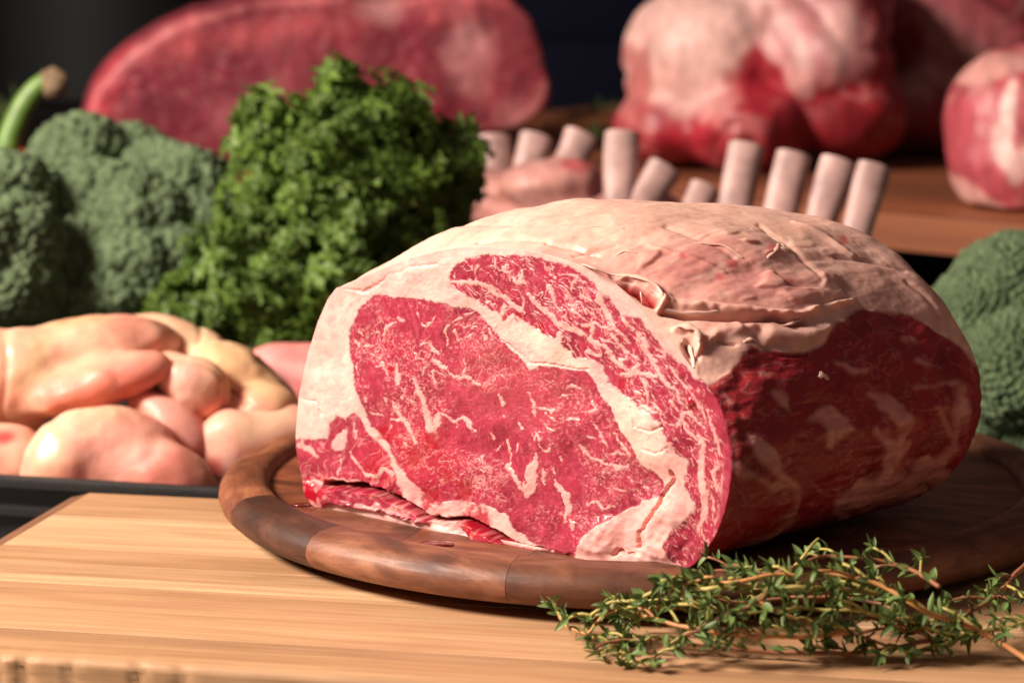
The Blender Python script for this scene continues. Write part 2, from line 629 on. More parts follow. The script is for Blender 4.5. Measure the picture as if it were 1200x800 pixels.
# ---- what the cut shows: muscles and seams, traced in the survey frame
EYE = [(435, 347), (444, 345), (461, 348), (492, 349), (513, 353), (535, 360), (552, 360), (563, 369), (574, 384), (587, 400), (600, 413), (615, 427), (621, 435), (632, 429),
       (661, 431), (682, 434), (693, 442), (704, 462), (717, 479), (723, 497), (739, 518), (747, 533), (752, 544), (769, 555), (779, 568), (778, 582), (752, 585), (749, 591),
       (730, 599), (708, 612), (691, 623), (680, 636), (671, 650), (652, 650), (637, 642), (619, 633), (606, 621), (596, 605), (578, 594), (557, 588), (535, 587), (515, 588), (500, 578),
       (481, 559), (466, 544), (459, 527), (448, 514), (433, 497), (424, 473), (416, 449), (414, 429), (409, 408), (408, 393), (414, 373), (424, 358)]
CAPM = [(528, 323), (531, 336), (546, 345), (561, 354), (576, 364), (590, 372), (600, 368), (613, 376), (628, 386), (643, 393), (659, 401), (671, 418), (687, 422), (702, 424), (708, 440), (713, 449),
        (724, 459), (734, 464), (750, 477), (765, 484), (773, 492), (780, 505), (784, 514), (785, 531), (796, 531), (806, 542), (802, 557), (803, 570), (812, 586), (817, 597), (806, 608),
        (790, 622), (782, 638), (786, 655), (797, 664), (830, 668), (880, 620), (885, 500), (850, 440), (815, 443), (806, 433), (791, 421), (780, 412), (767, 397), (756, 380), (748, 372), (730, 369), (717, 356), (699, 338),
        (690, 326), (680, 320), (663, 311), (643, 307), (622, 301), (600, 300), (575, 299), (559, 301), (546, 304), (535, 312)]
LOWM = [(345, 514), (355, 515), (372, 516), (383, 514), (388, 494), (395, 488), (405, 492), (414, 484), (424, 494), (433, 510), (445, 522), (453, 531), (463, 551), (470, 570), (474, 583), (461, 581), (443, 573), (427, 571), (405, 568), (383, 567), (345, 562), (330, 540)]
STRIP1 = [(345, 562), (383, 569), (405, 570), (427, 573), (443, 575), (461, 583), (481, 590), (505, 607), (506, 613), (492, 612), (470, 604), (440, 598), (410, 594), (390, 592), (375, 598), (340, 598)]
STRIP2 = [(535, 610), (548, 609), (567, 618), (596, 636), (630, 646), (660, 655), (600, 660), (572, 646), (556, 632)]
q = Q + 1.5 * np.stack([fbm(Q / 9, 3, 3), fbm(Q / 9, 3, 4)], 1) + 0.45 * np.stack([fbm(Q / 2.6, 2, 5), fbm(Q / 2.6, 2, 6)], 1)
fidx = np.where(is_face)[0]
qf = q[fidx]; Qf = Q[fidx]
sd_eye, sd_cap, sd_low, sd_s1, sd_s2 = [poly_sd(qf, p) for p in (EYE, CAPM, LOWM, STRIP1, STRIP2)]

S_EYE = [[(465, 427, 5), (468, 440, 7), (468, 449, 5)], [(448, 425, 3), (452, 434, 3), (458, 445, 2)], [(440, 430, 2), (448, 429, 3)],
 [(486, 443, 4), (494, 462, 6), (500, 481, 8), (505, 500, 11), (508, 509, 9)], [(513, 484, 5), (512, 498, 7), (506, 508, 6)],
 [(461, 471, 3), (470, 488, 5), (479, 501, 4), (488, 518, 5)], [(457, 491, 4), (466, 492, 5), (471, 490, 3)], [(464, 478, 3), (458, 484, 2)],
 [(509, 421, 5), (516, 429, 5), (524, 432, 4)], [(524, 433, 3), (533, 442, 4), (537, 441, 2)], [(543, 419, 1.5), (544, 432, 4), (543, 441, 5)], [(543, 441, 5), (552, 445, 4), (560, 451, 5)], [(544, 442, 5), (536, 444, 2)],
 [(518, 485, 3), (524, 488, 4), (531, 493, 5), (541, 489, 4), (547, 496, 5), (555, 506, 4)], [(533, 492, 3), (534, 502, 1)], [(585, 467, 6), (588, 474, 5)], [(582, 462, 2), (586, 468, 4)],
 [(419, 387, 3), (423, 393, 4)], [(433, 391, 3), (438, 388, 2), (442, 391, 2)], [(415, 400, 3), (422, 405, 3), (435, 405, 4)], [(448, 392, 3), (451, 386, 5), (458, 380, 5), (463, 376, 3)],
 [(468, 373, 4), (473, 375, 4)], [(495, 404, 3), (503, 402, 4), (509, 412, 5), (513, 416, 3)], [(496, 380, 3), (502, 382, 4), (508, 377, 2), (511, 371, 2)], [(490, 366, 2), (493, 373, 2)],
 [(528, 380, 4), (523, 386, 5), (523, 393, 2), (525, 403, 4)], [(534, 388, 3), (539, 399, 3), (546, 396, 2), (552, 391, 3)], [(530, 378, 2), (540, 372, 3), (556, 365, 2)], [(536, 380, 2), (544, 383, 2), (556, 379, 2)],
 [(435, 415, 3), (446, 421, 2)], [(565, 390, 5), (569, 396, 6)], [(573, 386, 2), (578, 398, 3), (572, 405, 1)], [(498, 430, 2), (497, 441, 3)], [(506, 435, 2), (511, 449, 2)], [(478, 455, 1), (472, 466, 4)],
 [(452, 466, 5), (453, 472, 4)], [(447, 487, 3), (440, 486, 3), (434, 484, 2)], [(448, 513, 2), (457, 500, 3)], [(600, 402, 2), (611, 404, 2)], [(604, 492, 3), (611, 503, 3)], [(617, 460, 2), (622, 470, 4)],
 [(623, 468, 4), (625, 478, 6), (624, 488, 3)], [(626, 477, 4), (636, 479, 3), (647, 482, 4)], [(663, 457, 2), (670, 453, 3), (680, 455, 2)], [(653, 467, 2), (658, 465, 3), (664, 466, 2)],
 [(684, 483, 2), (692, 481, 4), (698, 479, 5)], [(694, 471, 4), (698, 478, 4), (706, 479, 2)], [(664, 493, 2), (669, 492, 4), (677, 493, 2)], [(639, 486, 2), (645, 487, 3), (652, 492, 2)], [(638, 497, 2), (643, 502, 3), (650, 506, 2)],
 [(631, 510, 2), (634, 522, 3), (637, 528, 3), (645, 529, 4), (645, 524, 2)], [(629, 530, 1), (627, 540, 7), (623, 553, 14), (621, 566, 17), (620, 575, 13), (616, 582, 6)], [(608, 560, 3), (600, 553, 5), (594, 547, 7), (597, 541, 3)], [(600, 554, 4), (609, 567, 6), (616, 576, 5)],
 [(637, 551, 3), (637, 562, 5), (638, 568, 3)], [(629, 508, 2), (628, 515, 3)], [(605, 520, 3), (603, 530, 2)], [(649, 563, 4), (656, 572, 7), (662, 581, 10), (665, 592, 9), (663, 603, 5), (662, 612, 2)], [(648, 549, 4), (650, 555, 2)],
 [(679, 523, 4), (685, 531, 5), (691, 537, 3)], [(691, 537, 3), (704, 542, 4), (714, 545, 3), (723, 549, 5), (734, 546, 4)], [(728, 552, 2), (736, 557, 2), (742, 563, 3)], [(689, 590, 3), (695, 588, 5), (699, 588, 5), (703, 594, 4)],
 [(703, 594, 4), (707, 597, 4), (713, 593, 4), (722, 592, 3)], [(695, 497, 2), (703, 508, 3), (712, 523, 2)], [(715, 505, 1), (722, 510, 2), (732, 527, 4), (741, 536, 2)], [(667, 609, 4), (670, 615, 6), (672, 622, 3)],
 [(716, 534, 2), (724, 531, 3), (732, 533, 2)], [(708, 572, 2), (722, 574, 2), (735, 576, 2)], [(700, 552, 1), (712, 556, 2)], [(752, 571, 3), (762, 574, 2)], [(688, 512, 2), (697, 514, 2)], [(572, 503, 1.5), (578, 515, 3)], [(592, 515, 3), (597, 530, 2), (598, 545, 3)],
 [(565, 535, 2), (566, 545, 2)], [(583, 523, 3), (579, 528, 2)], [(475, 520, 4), (477, 525, 3)], [(655, 535, 3), (657, 544, 2)], [(427, 460, 2), (430, 470, 3)], [(418, 430, 2), (421, 440, 2)], [(640, 450, 1.5), (652, 447, 2)], [(672, 470, 1), (682, 477, 2)]]
S_CAP = [[(613, 317, 3), (610, 330, 6)], [(600, 325, 3), (608, 333, 4)], [(643, 336, 6), (648, 347, 5), (652, 357, 2)], [(618, 345, 3), (626, 352, 6), (634, 361, 6), (645, 368, 5), (652, 376, 5), (664, 383, 7)], [(664, 383, 7), (674, 387, 7), (684, 392, 6)],
 [(676, 325, 5), (671, 333, 2), (669, 342, 2)], [(664, 321, 2), (676, 324, 3), (684, 331, 3)], [(701, 336, 8), (702, 350, 7), (704, 360, 4)], [(700, 352, 5), (712, 370, 5), (723, 386, 4), (737, 401, 3)], [(684, 381, 5), (697, 379, 4), (712, 385, 4)],
 [(697, 379, 3), (693, 395, 4), (700, 407, 3)], [(730, 438, 5), (739, 438, 6), (746, 430, 5)], [(742, 433, 6), (752, 438, 5), (768, 442, 4)], [(750, 442, 3), (757, 452, 4), (760, 466, 3)], [(760, 420, 2), (772, 438, 4), (780, 450, 4), (792, 458, 3), (799, 474, 3)],
 [(753, 475, 3), (762, 479, 4)], [(793, 500, 3), (800, 486, 5), (808, 484, 4), (818, 494, 3), (824, 501, 3)], [(799, 492, 3), (806, 505, 3), (814, 513, 4), (824, 522, 4), (821, 544, 6)], [(821, 530, 4), (821, 556, 9), (824, 578, 9), (825, 604, 5), (818, 622, 4)],
 [(829, 480, 3), (833, 494, 3), (840, 512, 3), (842, 531, 3)], [(842, 545, 4), (835, 553, 5), (838, 567, 2)], [(817, 510, 2), (824, 521, 2)], [(840, 575, 3), (843, 566, 3)], [(531, 330, 4), (545, 331, 5), (562, 332, 6), (574, 338, 6), (582, 345, 5)],
 [(582, 345, 4), (592, 350, 6), (600, 356, 6), (610, 364, 5)], [(590, 358, 5), (588, 368, 6)], [(560, 312, 2), (557, 320, 2)], [(640, 315, 2), (650, 325, 2)], [(657, 393, 8), (655, 402, 9)], [(671, 362, 2), (684, 372, 3)], [(708, 405, 5), (718, 420, 4), (732, 432, 4)],
 [(706, 398, 4), (722, 402, 3)], [(690, 398, 5), (706, 404, 5)], [(688, 412, 5), (702, 417, 5)], [(753, 398, 4), (758, 412, 4), (766, 424, 3)], [(716, 392, 3), (732, 412, 3), (748, 422, 3)], [(722, 360, 3), (736, 380, 3), (750, 396, 2)], [(786, 470, 2), (795, 481, 3)],
 [(786, 540, 8), (795, 548, 6), (800, 556, 5)], [(787, 520, 6), (790, 535, 6)], [(806, 455, 2), (818, 470, 3), (826, 490, 2)], [(784, 430, 2), (800, 450, 3), (812, 462, 2)], [(847, 560, 3), (846, 590, 3), (838, 612, 4)], [(832, 580, 2), (836, 600, 3)]]
S_LOW = [[(409, 531, 3), (420, 546, 3), (428, 556, 4), (436, 559, 4)], [(436, 559, 4), (444, 556, 5), (449, 548, 5), (453, 549, 4), (462, 556, 4)], [(395, 521, 16), (400, 515, 15), (403, 508, 8)], [(415, 495, 2), (416, 512, 2)], [(350, 522, 6), (365, 527, 5), (372, 534, 4)],
 [(387, 563, 6), (405, 562, 5), (420, 566, 5)], [(353, 517, 5), (356, 526, 4)], [(400, 540, 2), (398, 555, 2)]]
def strokes(S, wob):
    d = np.full(len(qf), 1e9)
    for s_ in S:
        d = np.minimum(d, stroke(qf, s_))
    return 1 - sstep(-0.9, 0.9, d + wob)
edge_n = 1.0 * fbm(Qf / 3.6, 4, 21, 0.65)
k_eye = strokes(S_EYE, 0.45 + edge_n * 1.5)
k_cap = strokes(S_CAP, edge_n * 1.6)
k_low = strokes(S_LOW, edge_n)
def aniso(Qa, ang, sx, sy):
    c, s = math.cos(R(ang)), math.sin(R(ang))
    return np.stack([(Qa[:, 0] * c + Qa[:, 1] * s) / sx, (-Qa[:, 0] * s + Qa[:, 1] * c) / sy], 1)
def ridge(P, seed, octv=3):
    return 1 - np.abs(fbm(P, octv, seed)) * 1.6
wq = Qf + 5 * np.stack([fbm(Qf / 14, 2, 41), fbm(Qf / 14, 2, 42)], 1)
dens = 0.5 + 0.5 * fbm(Qf / 45, 2, 43)
zone_r = sstep(560, 700, Qf[:, 0])
rid1 = ridge(aniso(wq, 65, 16, 5.0), 51)
rid2 = ridge(aniso(wq, 15, 13, 4.2), 52)
rid = rid1 * (1 - zone_r) + rid2 * zone_r
rid3 = ridge(aniso(wq, 75, 8, 3.0), 56) * (1 - zone_r) + ridge(aniso(wq, 10, 7, 2.4), 57) * zone_r
fine_eye = np.maximum(sstep(0.88, 0.985, rid) * sstep(0.36, 0.66, dens + 0.25 * fbm(Qf / 7, 2, 44)), 0.42 * sstep(0.86, 0.99, rid3) * sstep(0.38, 0.75, dens + 0.3 * fbm(Qf / 9, 2, 48)))
spk = sstep(0.44, 0.66, fbm(Qf / 2.4, 2, 45)) * sstep(0.35, 0.6, dens)
mott = patch(Qf, 545, 560, 62, 30, 20) + patch(Qf, 590, 385, 0.1, 0.1)
mott = mott + 0.8 * patch(Qf, 575, 430, 40, 30) + 0.6 * patch(Qf, 490, 350, 60, 14) + 0.5 * patch(Qf, 545, 375, 28, 20)
fine_eye = np.maximum(fine_eye * 0.8, spk * 0.35)
fine_eye = np.maximum(fine_eye, np.clip(mott, 0, 1) * sstep(0.62, 0.99, ridge(wq / 6.5, 47, 3)) * 0.5)
ridc = ridge(aniso(wq, 50, 26, 5.5), 53)
ridc2 = ridge(aniso(Qf, 62, 14, 3.0), 54)
fine_cap = np.maximum(sstep(0.80, 0.97, ridc) * 0.9, sstep(0.88, 0.98, ridc2) * 0.6 * sstep(.3, .6, dens))
fine_low = sstep(0.7, 0.95, ridge(aniso(wq, -60, 22, 6), 55)) * 0.35

lean_eye = 1 - sstep(-1.0, 1.2, sd_eye + 0.8 * edge_n)
lean_cap = 1 - sstep(-1.4, 1.6, sd_cap + 1.6 * edge_n)
lean_low = 1 - sstep(-1.5, 2.0, sd_low + 1.2 * edge_n)
lean_s = 1 - sstep(-1.5, 1.5, np.minimum(sd_s1, sd_s2) + 1.5 * edge_n)
lean = np.maximum.reduce([lean_eye * (1 - np.maximum(k_eye * 0.86, fine_eye)), lean_cap * (1 - np.maximum(k_cap * 0.88, fine_cap)),
                          lean_low * (1 - np.maximum(k_low * 0.8, fine_low)), lean_s * (1 - 0.6 * sstep(-0.2, 0.7, fbm(Qf / 9, 3, 61)))])
# red light glowing through the right cut edge, painted in the lean colour
rimr = sstep(0.955, 0.985, np.repeat(sfrac, MR)) * sstep(830, 846, Qf[:, 0])
rimr = np.maximum(rimr, sstep(0.975, 0.99, np.repeat(sfrac, MR)) * sstep(640, 650, Qf[:, 1]) * sstep(700, 720, Qf[:, 0]))
lean = np.maximum(lean, rimr)

c_fat_face = np.array([0.80, 0.435, 0.395])
c_fat_rim = np.array([0.82, 0.480, 0.430])
c_fat_white = np.array([0.84, 0.55, 0.465])
c_lean = np.array([0.360, 0.028, 0.062])
c_lean2 = np.array([0.270, 0.017, 0.042])
c_lean3 = np.array([0.470, 0.072, 0.115])
fat = np.repeat(c_fat_face[None], len(Qf), 0)
fat = mix(fat, c_fat_rim, sstep(430, 405, Qf[:, 0]) * sstep(520, 490, Qf[:, 1]))
fat = mix(fat, c_fat_rim, sstep(320, 300, Qf[:, 1]))
fat = mix(fat, (0.84, 0.52, 0.44), patch(Qf, 745, 505, 32, 46, -35) + patch(Qf, 640, 405, 50, 12, 30))
fat = mix(fat, (0.78, 0.40, 0.36), patch(Qf, 740, 630, 55, 28) * 0.6)
fat = mix(fat, (0.72, 0.33, 0.31), np.clip(patch(Qf, 500, 585, 60, 22, 30) + patch(Qf, 460, 540, 14, 30, -30), 0, 1) * 0.6)
fat = mix(fat, (0.62, 0.24, 0.24), sstep(0.25, 0.75, fbm(Qf / 13, 4, 63)) * 0.35)
fat = mix(fat, (0.60, 0.30, 0.22), (1 - sstep(0.0, 0.12, np.abs(fbm(aniso(Qf, 30, 45, 9), 3, 65)))) * 0.18)
ln = np.repeat(c_lean[None], len(Qf), 0)
ln = mix(ln, c_lean2, sstep(0.0, 0.7, fbm(Qf / 18, 4, 64)) * 0.8)
ln = mix(ln, c_lean3, sstep(0.1, 0.7, fbm(aniso(Qf, 80, 9, 3.5), 3, 66)) * 0.6)
ln = mix(ln, (0.46, 0.070, 0.095), patch(Qf, 610, 450, 80, 50, 20) * 0.5)                     # paler middle of the eye
ln = mix(ln, (0.42, 0.010, 0.030), np.clip(patch(Qf, 480, 540, 60, 45) + patch(Qf, 372, 575, 25, 22) + patch(Qf, 560, 625, 60, 14, 20), 0, 1) * 0.5)
blood = np.zeros(len(Qf))
for bx, by, br in ((608, 372, 5), (633, 384, 6), (590, 373, 3), (458, 433, 4), (458, 407, 3), (448, 508, 6), (486, 537, 9), (505, 517, 8), (525, 558, 6), (505, 585, 10), (545, 575, 10), (617, 565, 2.2),
                   (809, 474, 5), (691, 385, 5), (752, 464, 6), (729, 452, 5), (365, 580, 12), (437, 552, 8), (560, 610, 14)):
    blood = np.maximum(blood, patch(Qf, bx, by, br, br * 1.3, 0, 0.5, 0.4 * fbm(Qf / 5, 2, int(bx))))
ln = mix(ln, (0.36, 0.003, 0.016), blood * 0.8)
lean = np.maximum(lean, blood * 0.9 * (sd_eye < 30))
cf = mix(fat, 0, 0)
cf = fat * (1 - lean[:, None]) + ln * lean[:, None]
CR = np.zeros((len(VR), 3)); wet = np.zeros(len(VR))
CR[fidx] = cf
wet[fidx] = 0.30 + 0.45 * sstep(0.0, 0.6, fbm(Qf / 5, 3, 130)) + 0.25 * lean + 0.5 * np.clip(blood + patch(Qf, 820, 590, 25, 60) + patch(Qf, 800, 530, 20, 20), 0, 1)

# ---- relief of the face (metres, towards the viewer is positive)
hf = -0.00022 * lean + 0.00011 * fbm(Qf / 6, 3, 71) + 0.0008 * fbm(Qf / 45, 2, 72) + 0.00005 * fbm(Qf / 2.2, 2, 73) * lean
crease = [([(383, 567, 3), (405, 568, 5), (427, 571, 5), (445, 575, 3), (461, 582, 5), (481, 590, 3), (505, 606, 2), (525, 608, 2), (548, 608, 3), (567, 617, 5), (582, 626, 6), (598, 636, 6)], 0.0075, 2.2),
          ([(786, 552, 1.5), (791, 562, 2), (784, 571, 2), (775, 590, 2), (762, 608, 2), (750, 625, 3), (749, 640, 2)], 0.0017, 2.2),
          ([(717, 651, 1), (727, 645, 1.5), (744, 649, 1)], 0.0018, 1.5), ([(574, 384, 1), (586, 399, 1), (600, 408, 1.2), (618, 424, 1.2), (640, 425, 1), (665, 430, 1), (688, 434, 1)], 0.0006, 1.4),
          ([(640, 585, 1), (640, 585.1, 1)], 0, 1), ([(405, 338, 1), (420, 342, 1.5), (432, 340, 1)], 0.0007, 2.4), ([(432, 340, 1), (452, 324, 1.2), (480, 313, 1.2), (510, 308, 1)], 0.0005, 2.4),
          ([(600, 640, 6), (625, 645, 8), (655, 652, 6), (670, 652, 4)], 0.005, 2.5), ([(740, 478, .8), (748, 500, .8), (765, 505, .8), (778, 500, .8)], 0.0006, 1.3), ([(350, 466, .8), (372, 470, .8), (378, 485, .8)], 0.0007, 1.3),
          ([(756, 525, .8), (772, 530, .8), (784, 524, .8)], 0.0006, 1.3)]
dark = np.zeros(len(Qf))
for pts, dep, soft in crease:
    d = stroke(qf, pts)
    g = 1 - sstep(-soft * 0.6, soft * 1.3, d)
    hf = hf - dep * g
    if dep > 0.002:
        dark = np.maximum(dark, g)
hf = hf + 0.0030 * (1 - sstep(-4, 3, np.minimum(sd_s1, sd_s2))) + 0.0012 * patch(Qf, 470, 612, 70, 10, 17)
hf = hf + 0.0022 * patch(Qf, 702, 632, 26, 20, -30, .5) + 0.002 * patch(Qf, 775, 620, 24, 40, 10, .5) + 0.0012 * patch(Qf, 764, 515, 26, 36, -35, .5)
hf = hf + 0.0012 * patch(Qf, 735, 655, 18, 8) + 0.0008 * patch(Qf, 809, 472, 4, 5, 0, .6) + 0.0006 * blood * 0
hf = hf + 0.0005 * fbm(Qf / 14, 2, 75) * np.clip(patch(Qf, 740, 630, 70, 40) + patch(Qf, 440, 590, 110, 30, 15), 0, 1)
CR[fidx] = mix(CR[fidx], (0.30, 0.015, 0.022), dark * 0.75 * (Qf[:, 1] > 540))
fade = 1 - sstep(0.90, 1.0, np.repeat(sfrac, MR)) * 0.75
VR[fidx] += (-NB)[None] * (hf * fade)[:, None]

# ---- the outside: fat cap above, lean side below
oidx = np.where(~is_face)[0]
Qo = Q[oidx]; Po = VR[oidx]; no = nn[oidx]
qo = Qo + 4 * np.stack([fbm(Po * 90, 3, 81), fbm(Po * 90, 3, 82)], 1)
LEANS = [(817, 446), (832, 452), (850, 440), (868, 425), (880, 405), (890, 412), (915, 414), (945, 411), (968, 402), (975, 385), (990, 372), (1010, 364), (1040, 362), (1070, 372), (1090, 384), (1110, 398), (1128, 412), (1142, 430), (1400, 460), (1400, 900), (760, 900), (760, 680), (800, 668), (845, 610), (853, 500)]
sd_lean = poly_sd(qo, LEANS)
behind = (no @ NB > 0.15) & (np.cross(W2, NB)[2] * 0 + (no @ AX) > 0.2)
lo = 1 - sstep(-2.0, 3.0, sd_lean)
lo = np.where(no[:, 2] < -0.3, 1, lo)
lo = np.maximum(lo, sstep(0.0012, 0.0, sl[oidx]) * sstep(825, 835, Qo[:, 0]))
ax_s = Po @ AX; ax_w = Po @ W2; lz = Po[:, 2]
grain = np.stack([ax_s * 26, ax_w * 120, lz * 150], 1)
fo = np.repeat(np.array([[0.80, 0.55, 0.43]]), len(Qo), 0)
fo = mix(fo, (0.82, 0.60, 0.47), patch(Qo, 540, 275, 170, 34, -10, .5))
fo = mix(fo, (0.74, 0.37, 0.32), np.clip(patch(Qo, 740, 318, 150, 26, 6, .6) + patch(Qo, 870, 325, 90, 40, 15, .6), 0, 1) * 0.85)
fo = mix(fo, (0.50, 0.20, 0.18), sstep(0.1, 0.8, fbm(grain, 4, 83)) * np.clip(patch(Qo, 830, 315, 160, 45, 12, .5), 0, 1) * 0.6)
fo = mix(fo, (0.60, 0.38, 0.32), patch(Qo, 1030, 330, 90, 45, 30, .5) * 0.7)
fo = mix(fo, (0.66, 0.40, 0.31), sstep(0.05, 0.7, fbm(grain * 0.8, 4, 84)) * 0.35)
fo = mix(fo, (0.58, 0.34, 0.24), (1 - sstep(0, 0.16, np.abs(fbm(grain * 0.55, 3, 85)))) * 0.28)
fo = mix(fo, (0.84, 0.62, 0.50), sstep(0.35, 0.8, fbm(grain * 1.7, 3, 86)) * 0.4)
fo = mix(fo, (0.68, 0.43, 0.35), np.clip(patch(Qo, 860, 398, 60, 34, 0, .5) + patch(Qo, 930, 388, 45, 22, 5, .4), 0, 1) * 0.8)
fo = mix(fo, (0.55, 0.04, 0.05), np.clip(sum(patch(Qo, x, y, a, b, 20, .5) for x, y, a, b in ((858, 306, 8, 5), (905, 292, 6, 9), (845, 322, 6, 4), (925, 330, 5, 4), (800, 300, 4, 3), (988, 282, 6, 5))), 0, 1) * 0.6)
fo = mix(fo, (0.55, 0.03, 0.05), sstep(0.002, 0.0, sl[oidx]) * sstep(0.2, 0.7, fbm(Po * 200, 2, 87)) * (Qo[:, 0] > 600) * 0.4)
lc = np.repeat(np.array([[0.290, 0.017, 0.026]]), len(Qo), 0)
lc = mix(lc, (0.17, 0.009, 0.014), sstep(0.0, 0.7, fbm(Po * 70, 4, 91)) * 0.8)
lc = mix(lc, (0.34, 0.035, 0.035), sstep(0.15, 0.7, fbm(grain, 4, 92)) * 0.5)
lc = mix(lc, (0.42, 0.01, 0.03), sstep(0.004, 0.0, sl[oidx]) * 0.9)  # same red glow, put into the side's colour along the cut edge
S_SIDE = [[(905, 462, 5), (917, 470, 9), (924, 480, 6)], [(955, 492, 9), (972, 486, 26), (980, 496, 28), (975, 512, 16), (973, 520, 8)], [(985, 505, 14), (996, 502, 5)], [(1020, 462, 5), (1040, 474, 16), (1052, 484, 18), (1062, 495, 16), (1056, 512, 12)],
 [(1028, 505, 6), (1038, 520, 12), (1050, 528, 26), (1058, 518, 18)], [(1042, 535, 12), (1044, 552, 6), (1038, 562, 4)], [(877, 505, 6), (890, 525, 14), (902, 540, 20), (908, 548, 10)], [(905, 550, 8), (925, 562, 10), (935, 570, 7)],
 [(860, 545, 12), (880, 556, 10), (905, 570, 8), (925, 568, 6)], [(985, 590, 18), (1010, 582, 30), (1030, 575, 34), (1055, 572, 34), (1075, 568, 22)], [(1085, 552, 30), (1094, 556, 28)], [(1098, 545, 10), (1118, 525, 14), (1124, 500, 14), (1126, 480, 14), (1124, 455, 10)],
 [(1100, 480, 6), (1112, 500, 12), (1120, 530, 9)], [(935, 575, 6), (932, 600, 7), (905, 625, 6), (870, 642, 5)], [(985, 600, 16), (990, 620, 12), (985, 632, 8)], [(955, 568, 5), (970, 578, 6)], [(980, 425, 3), (1000, 431, 7), (1016, 430, 6)], [(1060, 397, 4), (1070, 402, 5)],
 [(890, 437, 3), (912, 438, 3)], [(860, 505, 3), (858, 530, 4)], [(1075, 425, 2), (1100, 428, 3)], [(1070, 455, 3), (1100, 448, 3), (1125, 450, 4)], [(850, 462, 4), (856, 470, 3)]]
dS = np.full(len(Qo), 1e9)
for s_ in S_SIDE:
    dS = np.minimum(dS, stroke(qo, s_))
ks = (1 - sstep(-5, 4.5, dS + 4.5 * fbm(Po * 130, 4, 93))) * (0.80 + 0.38 * fbm(grain * 1.5, 3, 111))
ks = np.clip(np.maximum(ks, sstep(0.88, 1.0, ridge(Po * np.array([60, 60, 95]), 94, 4)) * 0.26), 0, .85)
ks = np.maximum(ks, sstep(0.9, 1.0, ridge(grain * 1.3, 112, 2)) * 0.22 * sstep(0, .4, fbm(Po * 40, 2, 113)))
lc = mix(lc, (0.66, 0.32, 0.29), ks)
fo = fo * np.array([1.0, 0.90, 0.93])
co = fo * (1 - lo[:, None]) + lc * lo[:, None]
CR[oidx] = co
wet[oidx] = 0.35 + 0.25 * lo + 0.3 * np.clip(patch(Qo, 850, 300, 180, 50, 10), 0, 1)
ho = 0.0008 * fbm(Po * 50, 2, 95) + (1 - lo) * (0.0005 * fbm(grain * 0.6, 3, 96) + 0.00008 * fbm(Po * 500, 2, 97)) + lo * (0.0007 * fbm(Po * 110, 3, 98) + 0.0005 * fbm(grain * 1.6, 3, 114)) + ks * lo * 0.0004
rough_zone = np.clip(patch(Qo, 860, 318, 170, 45, 10, .5), 0, 1) * (1 - lo)
ho = ho + rough_zone * (0.0007 * fbm(grain * 0.9, 4, 99) + 0.0009 * sstep(0.42, 0.75, fbm(np.stack([ax_s * 70, ax_w * 160, lz * 160], 1), 2, 100)))
def line_o(pts, amp, soft):
    global ho
    d = stroke(qo * 0.35 + Qo * 0.65, pts)
    g = 1 - sstep(-soft, soft, d)
    ho = ho + amp * g
    return g
# the lip of the fat cap and the shadowed groove under it
line_o([(700, 325, 3), (730, 333, 5), (752, 340, 7), (768, 352, 8), (800, 358, 9), (850, 362, 9), (895, 366, 9), (935, 370, 7), (960, 362, 6), (1000, 352, 4)], 0.0014 * (1 + 1.1 * fbm(Po * 150, 3, 110)), 3)
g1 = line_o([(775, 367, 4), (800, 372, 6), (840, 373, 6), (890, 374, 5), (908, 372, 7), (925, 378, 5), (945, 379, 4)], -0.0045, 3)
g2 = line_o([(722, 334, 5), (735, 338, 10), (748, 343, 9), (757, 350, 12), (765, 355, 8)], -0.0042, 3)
line_o([(716, 329, 2), (735, 325, 4), (752, 328, 5), (768, 338, 6), (777, 352, 6), (772, 363, 5)], 0.0020, 2.5)
line_o([(905, 392, 16), (930, 396, 20), (958, 392, 18), (970, 385, 10)], 0.0022, 8)
g3 = line_o([(884, 395, 3), (895, 406, 3), (915, 417, 2.5), (945, 414, 2.5)], -0.0020, 3)
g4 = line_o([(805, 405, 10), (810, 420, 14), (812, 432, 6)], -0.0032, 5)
line_o([(790, 388, 4), (806, 388, 7), (816, 396, 8), (818, 408, 6), (813, 420, 5), (816, 435, 4)], 0.0024, 3)
line_o([(830, 400, 8), (850, 388, 10), (880, 384, 8)], 0.0012 * (1 + fbm(Po * 200, 3, 120)), 7)
line_o([(840, 402, 2), (862, 405, 2)], -0.0016, 2)
line_o([(855, 372, 5), (870, 383, 3)], 0.0012, 3)
for x0_, y0_, x1_, y1_, a_ in ((640, 283, 700, 296, -.0016), (672, 297, 720, 285, -.0014), (560, 285, 640, 281, -.0010), (500, 268, 600, 262, -.0007), (780, 262, 860, 300, -.0010), (890, 262, 960, 322, -.0012), (930, 262, 1000, 300, .0012), (980, 300, 1060, 318, -.001), (760, 285, 850, 318, .0010), (1060, 330, 1100, 372, -.0012)):
    line_o([(x0_, y0_, 1.5), ((x0_ + x1_) / 2 + 4, (y0_ + y1_) / 2 - 2, 3), (x1_, y1_, 1.5)], a_, 3.5)
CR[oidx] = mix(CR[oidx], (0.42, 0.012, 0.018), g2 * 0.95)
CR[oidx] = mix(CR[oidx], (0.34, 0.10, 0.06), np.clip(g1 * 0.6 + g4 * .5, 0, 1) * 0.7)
fade_o = sstep(0.0, 0.0035, sl[oidx])
VR[oidx] += no * (ho * (0.2 + 0.8 * fade_o))[:, None]
VR[:, 2] = np.maximum(VR[:, 2], 0.0155)

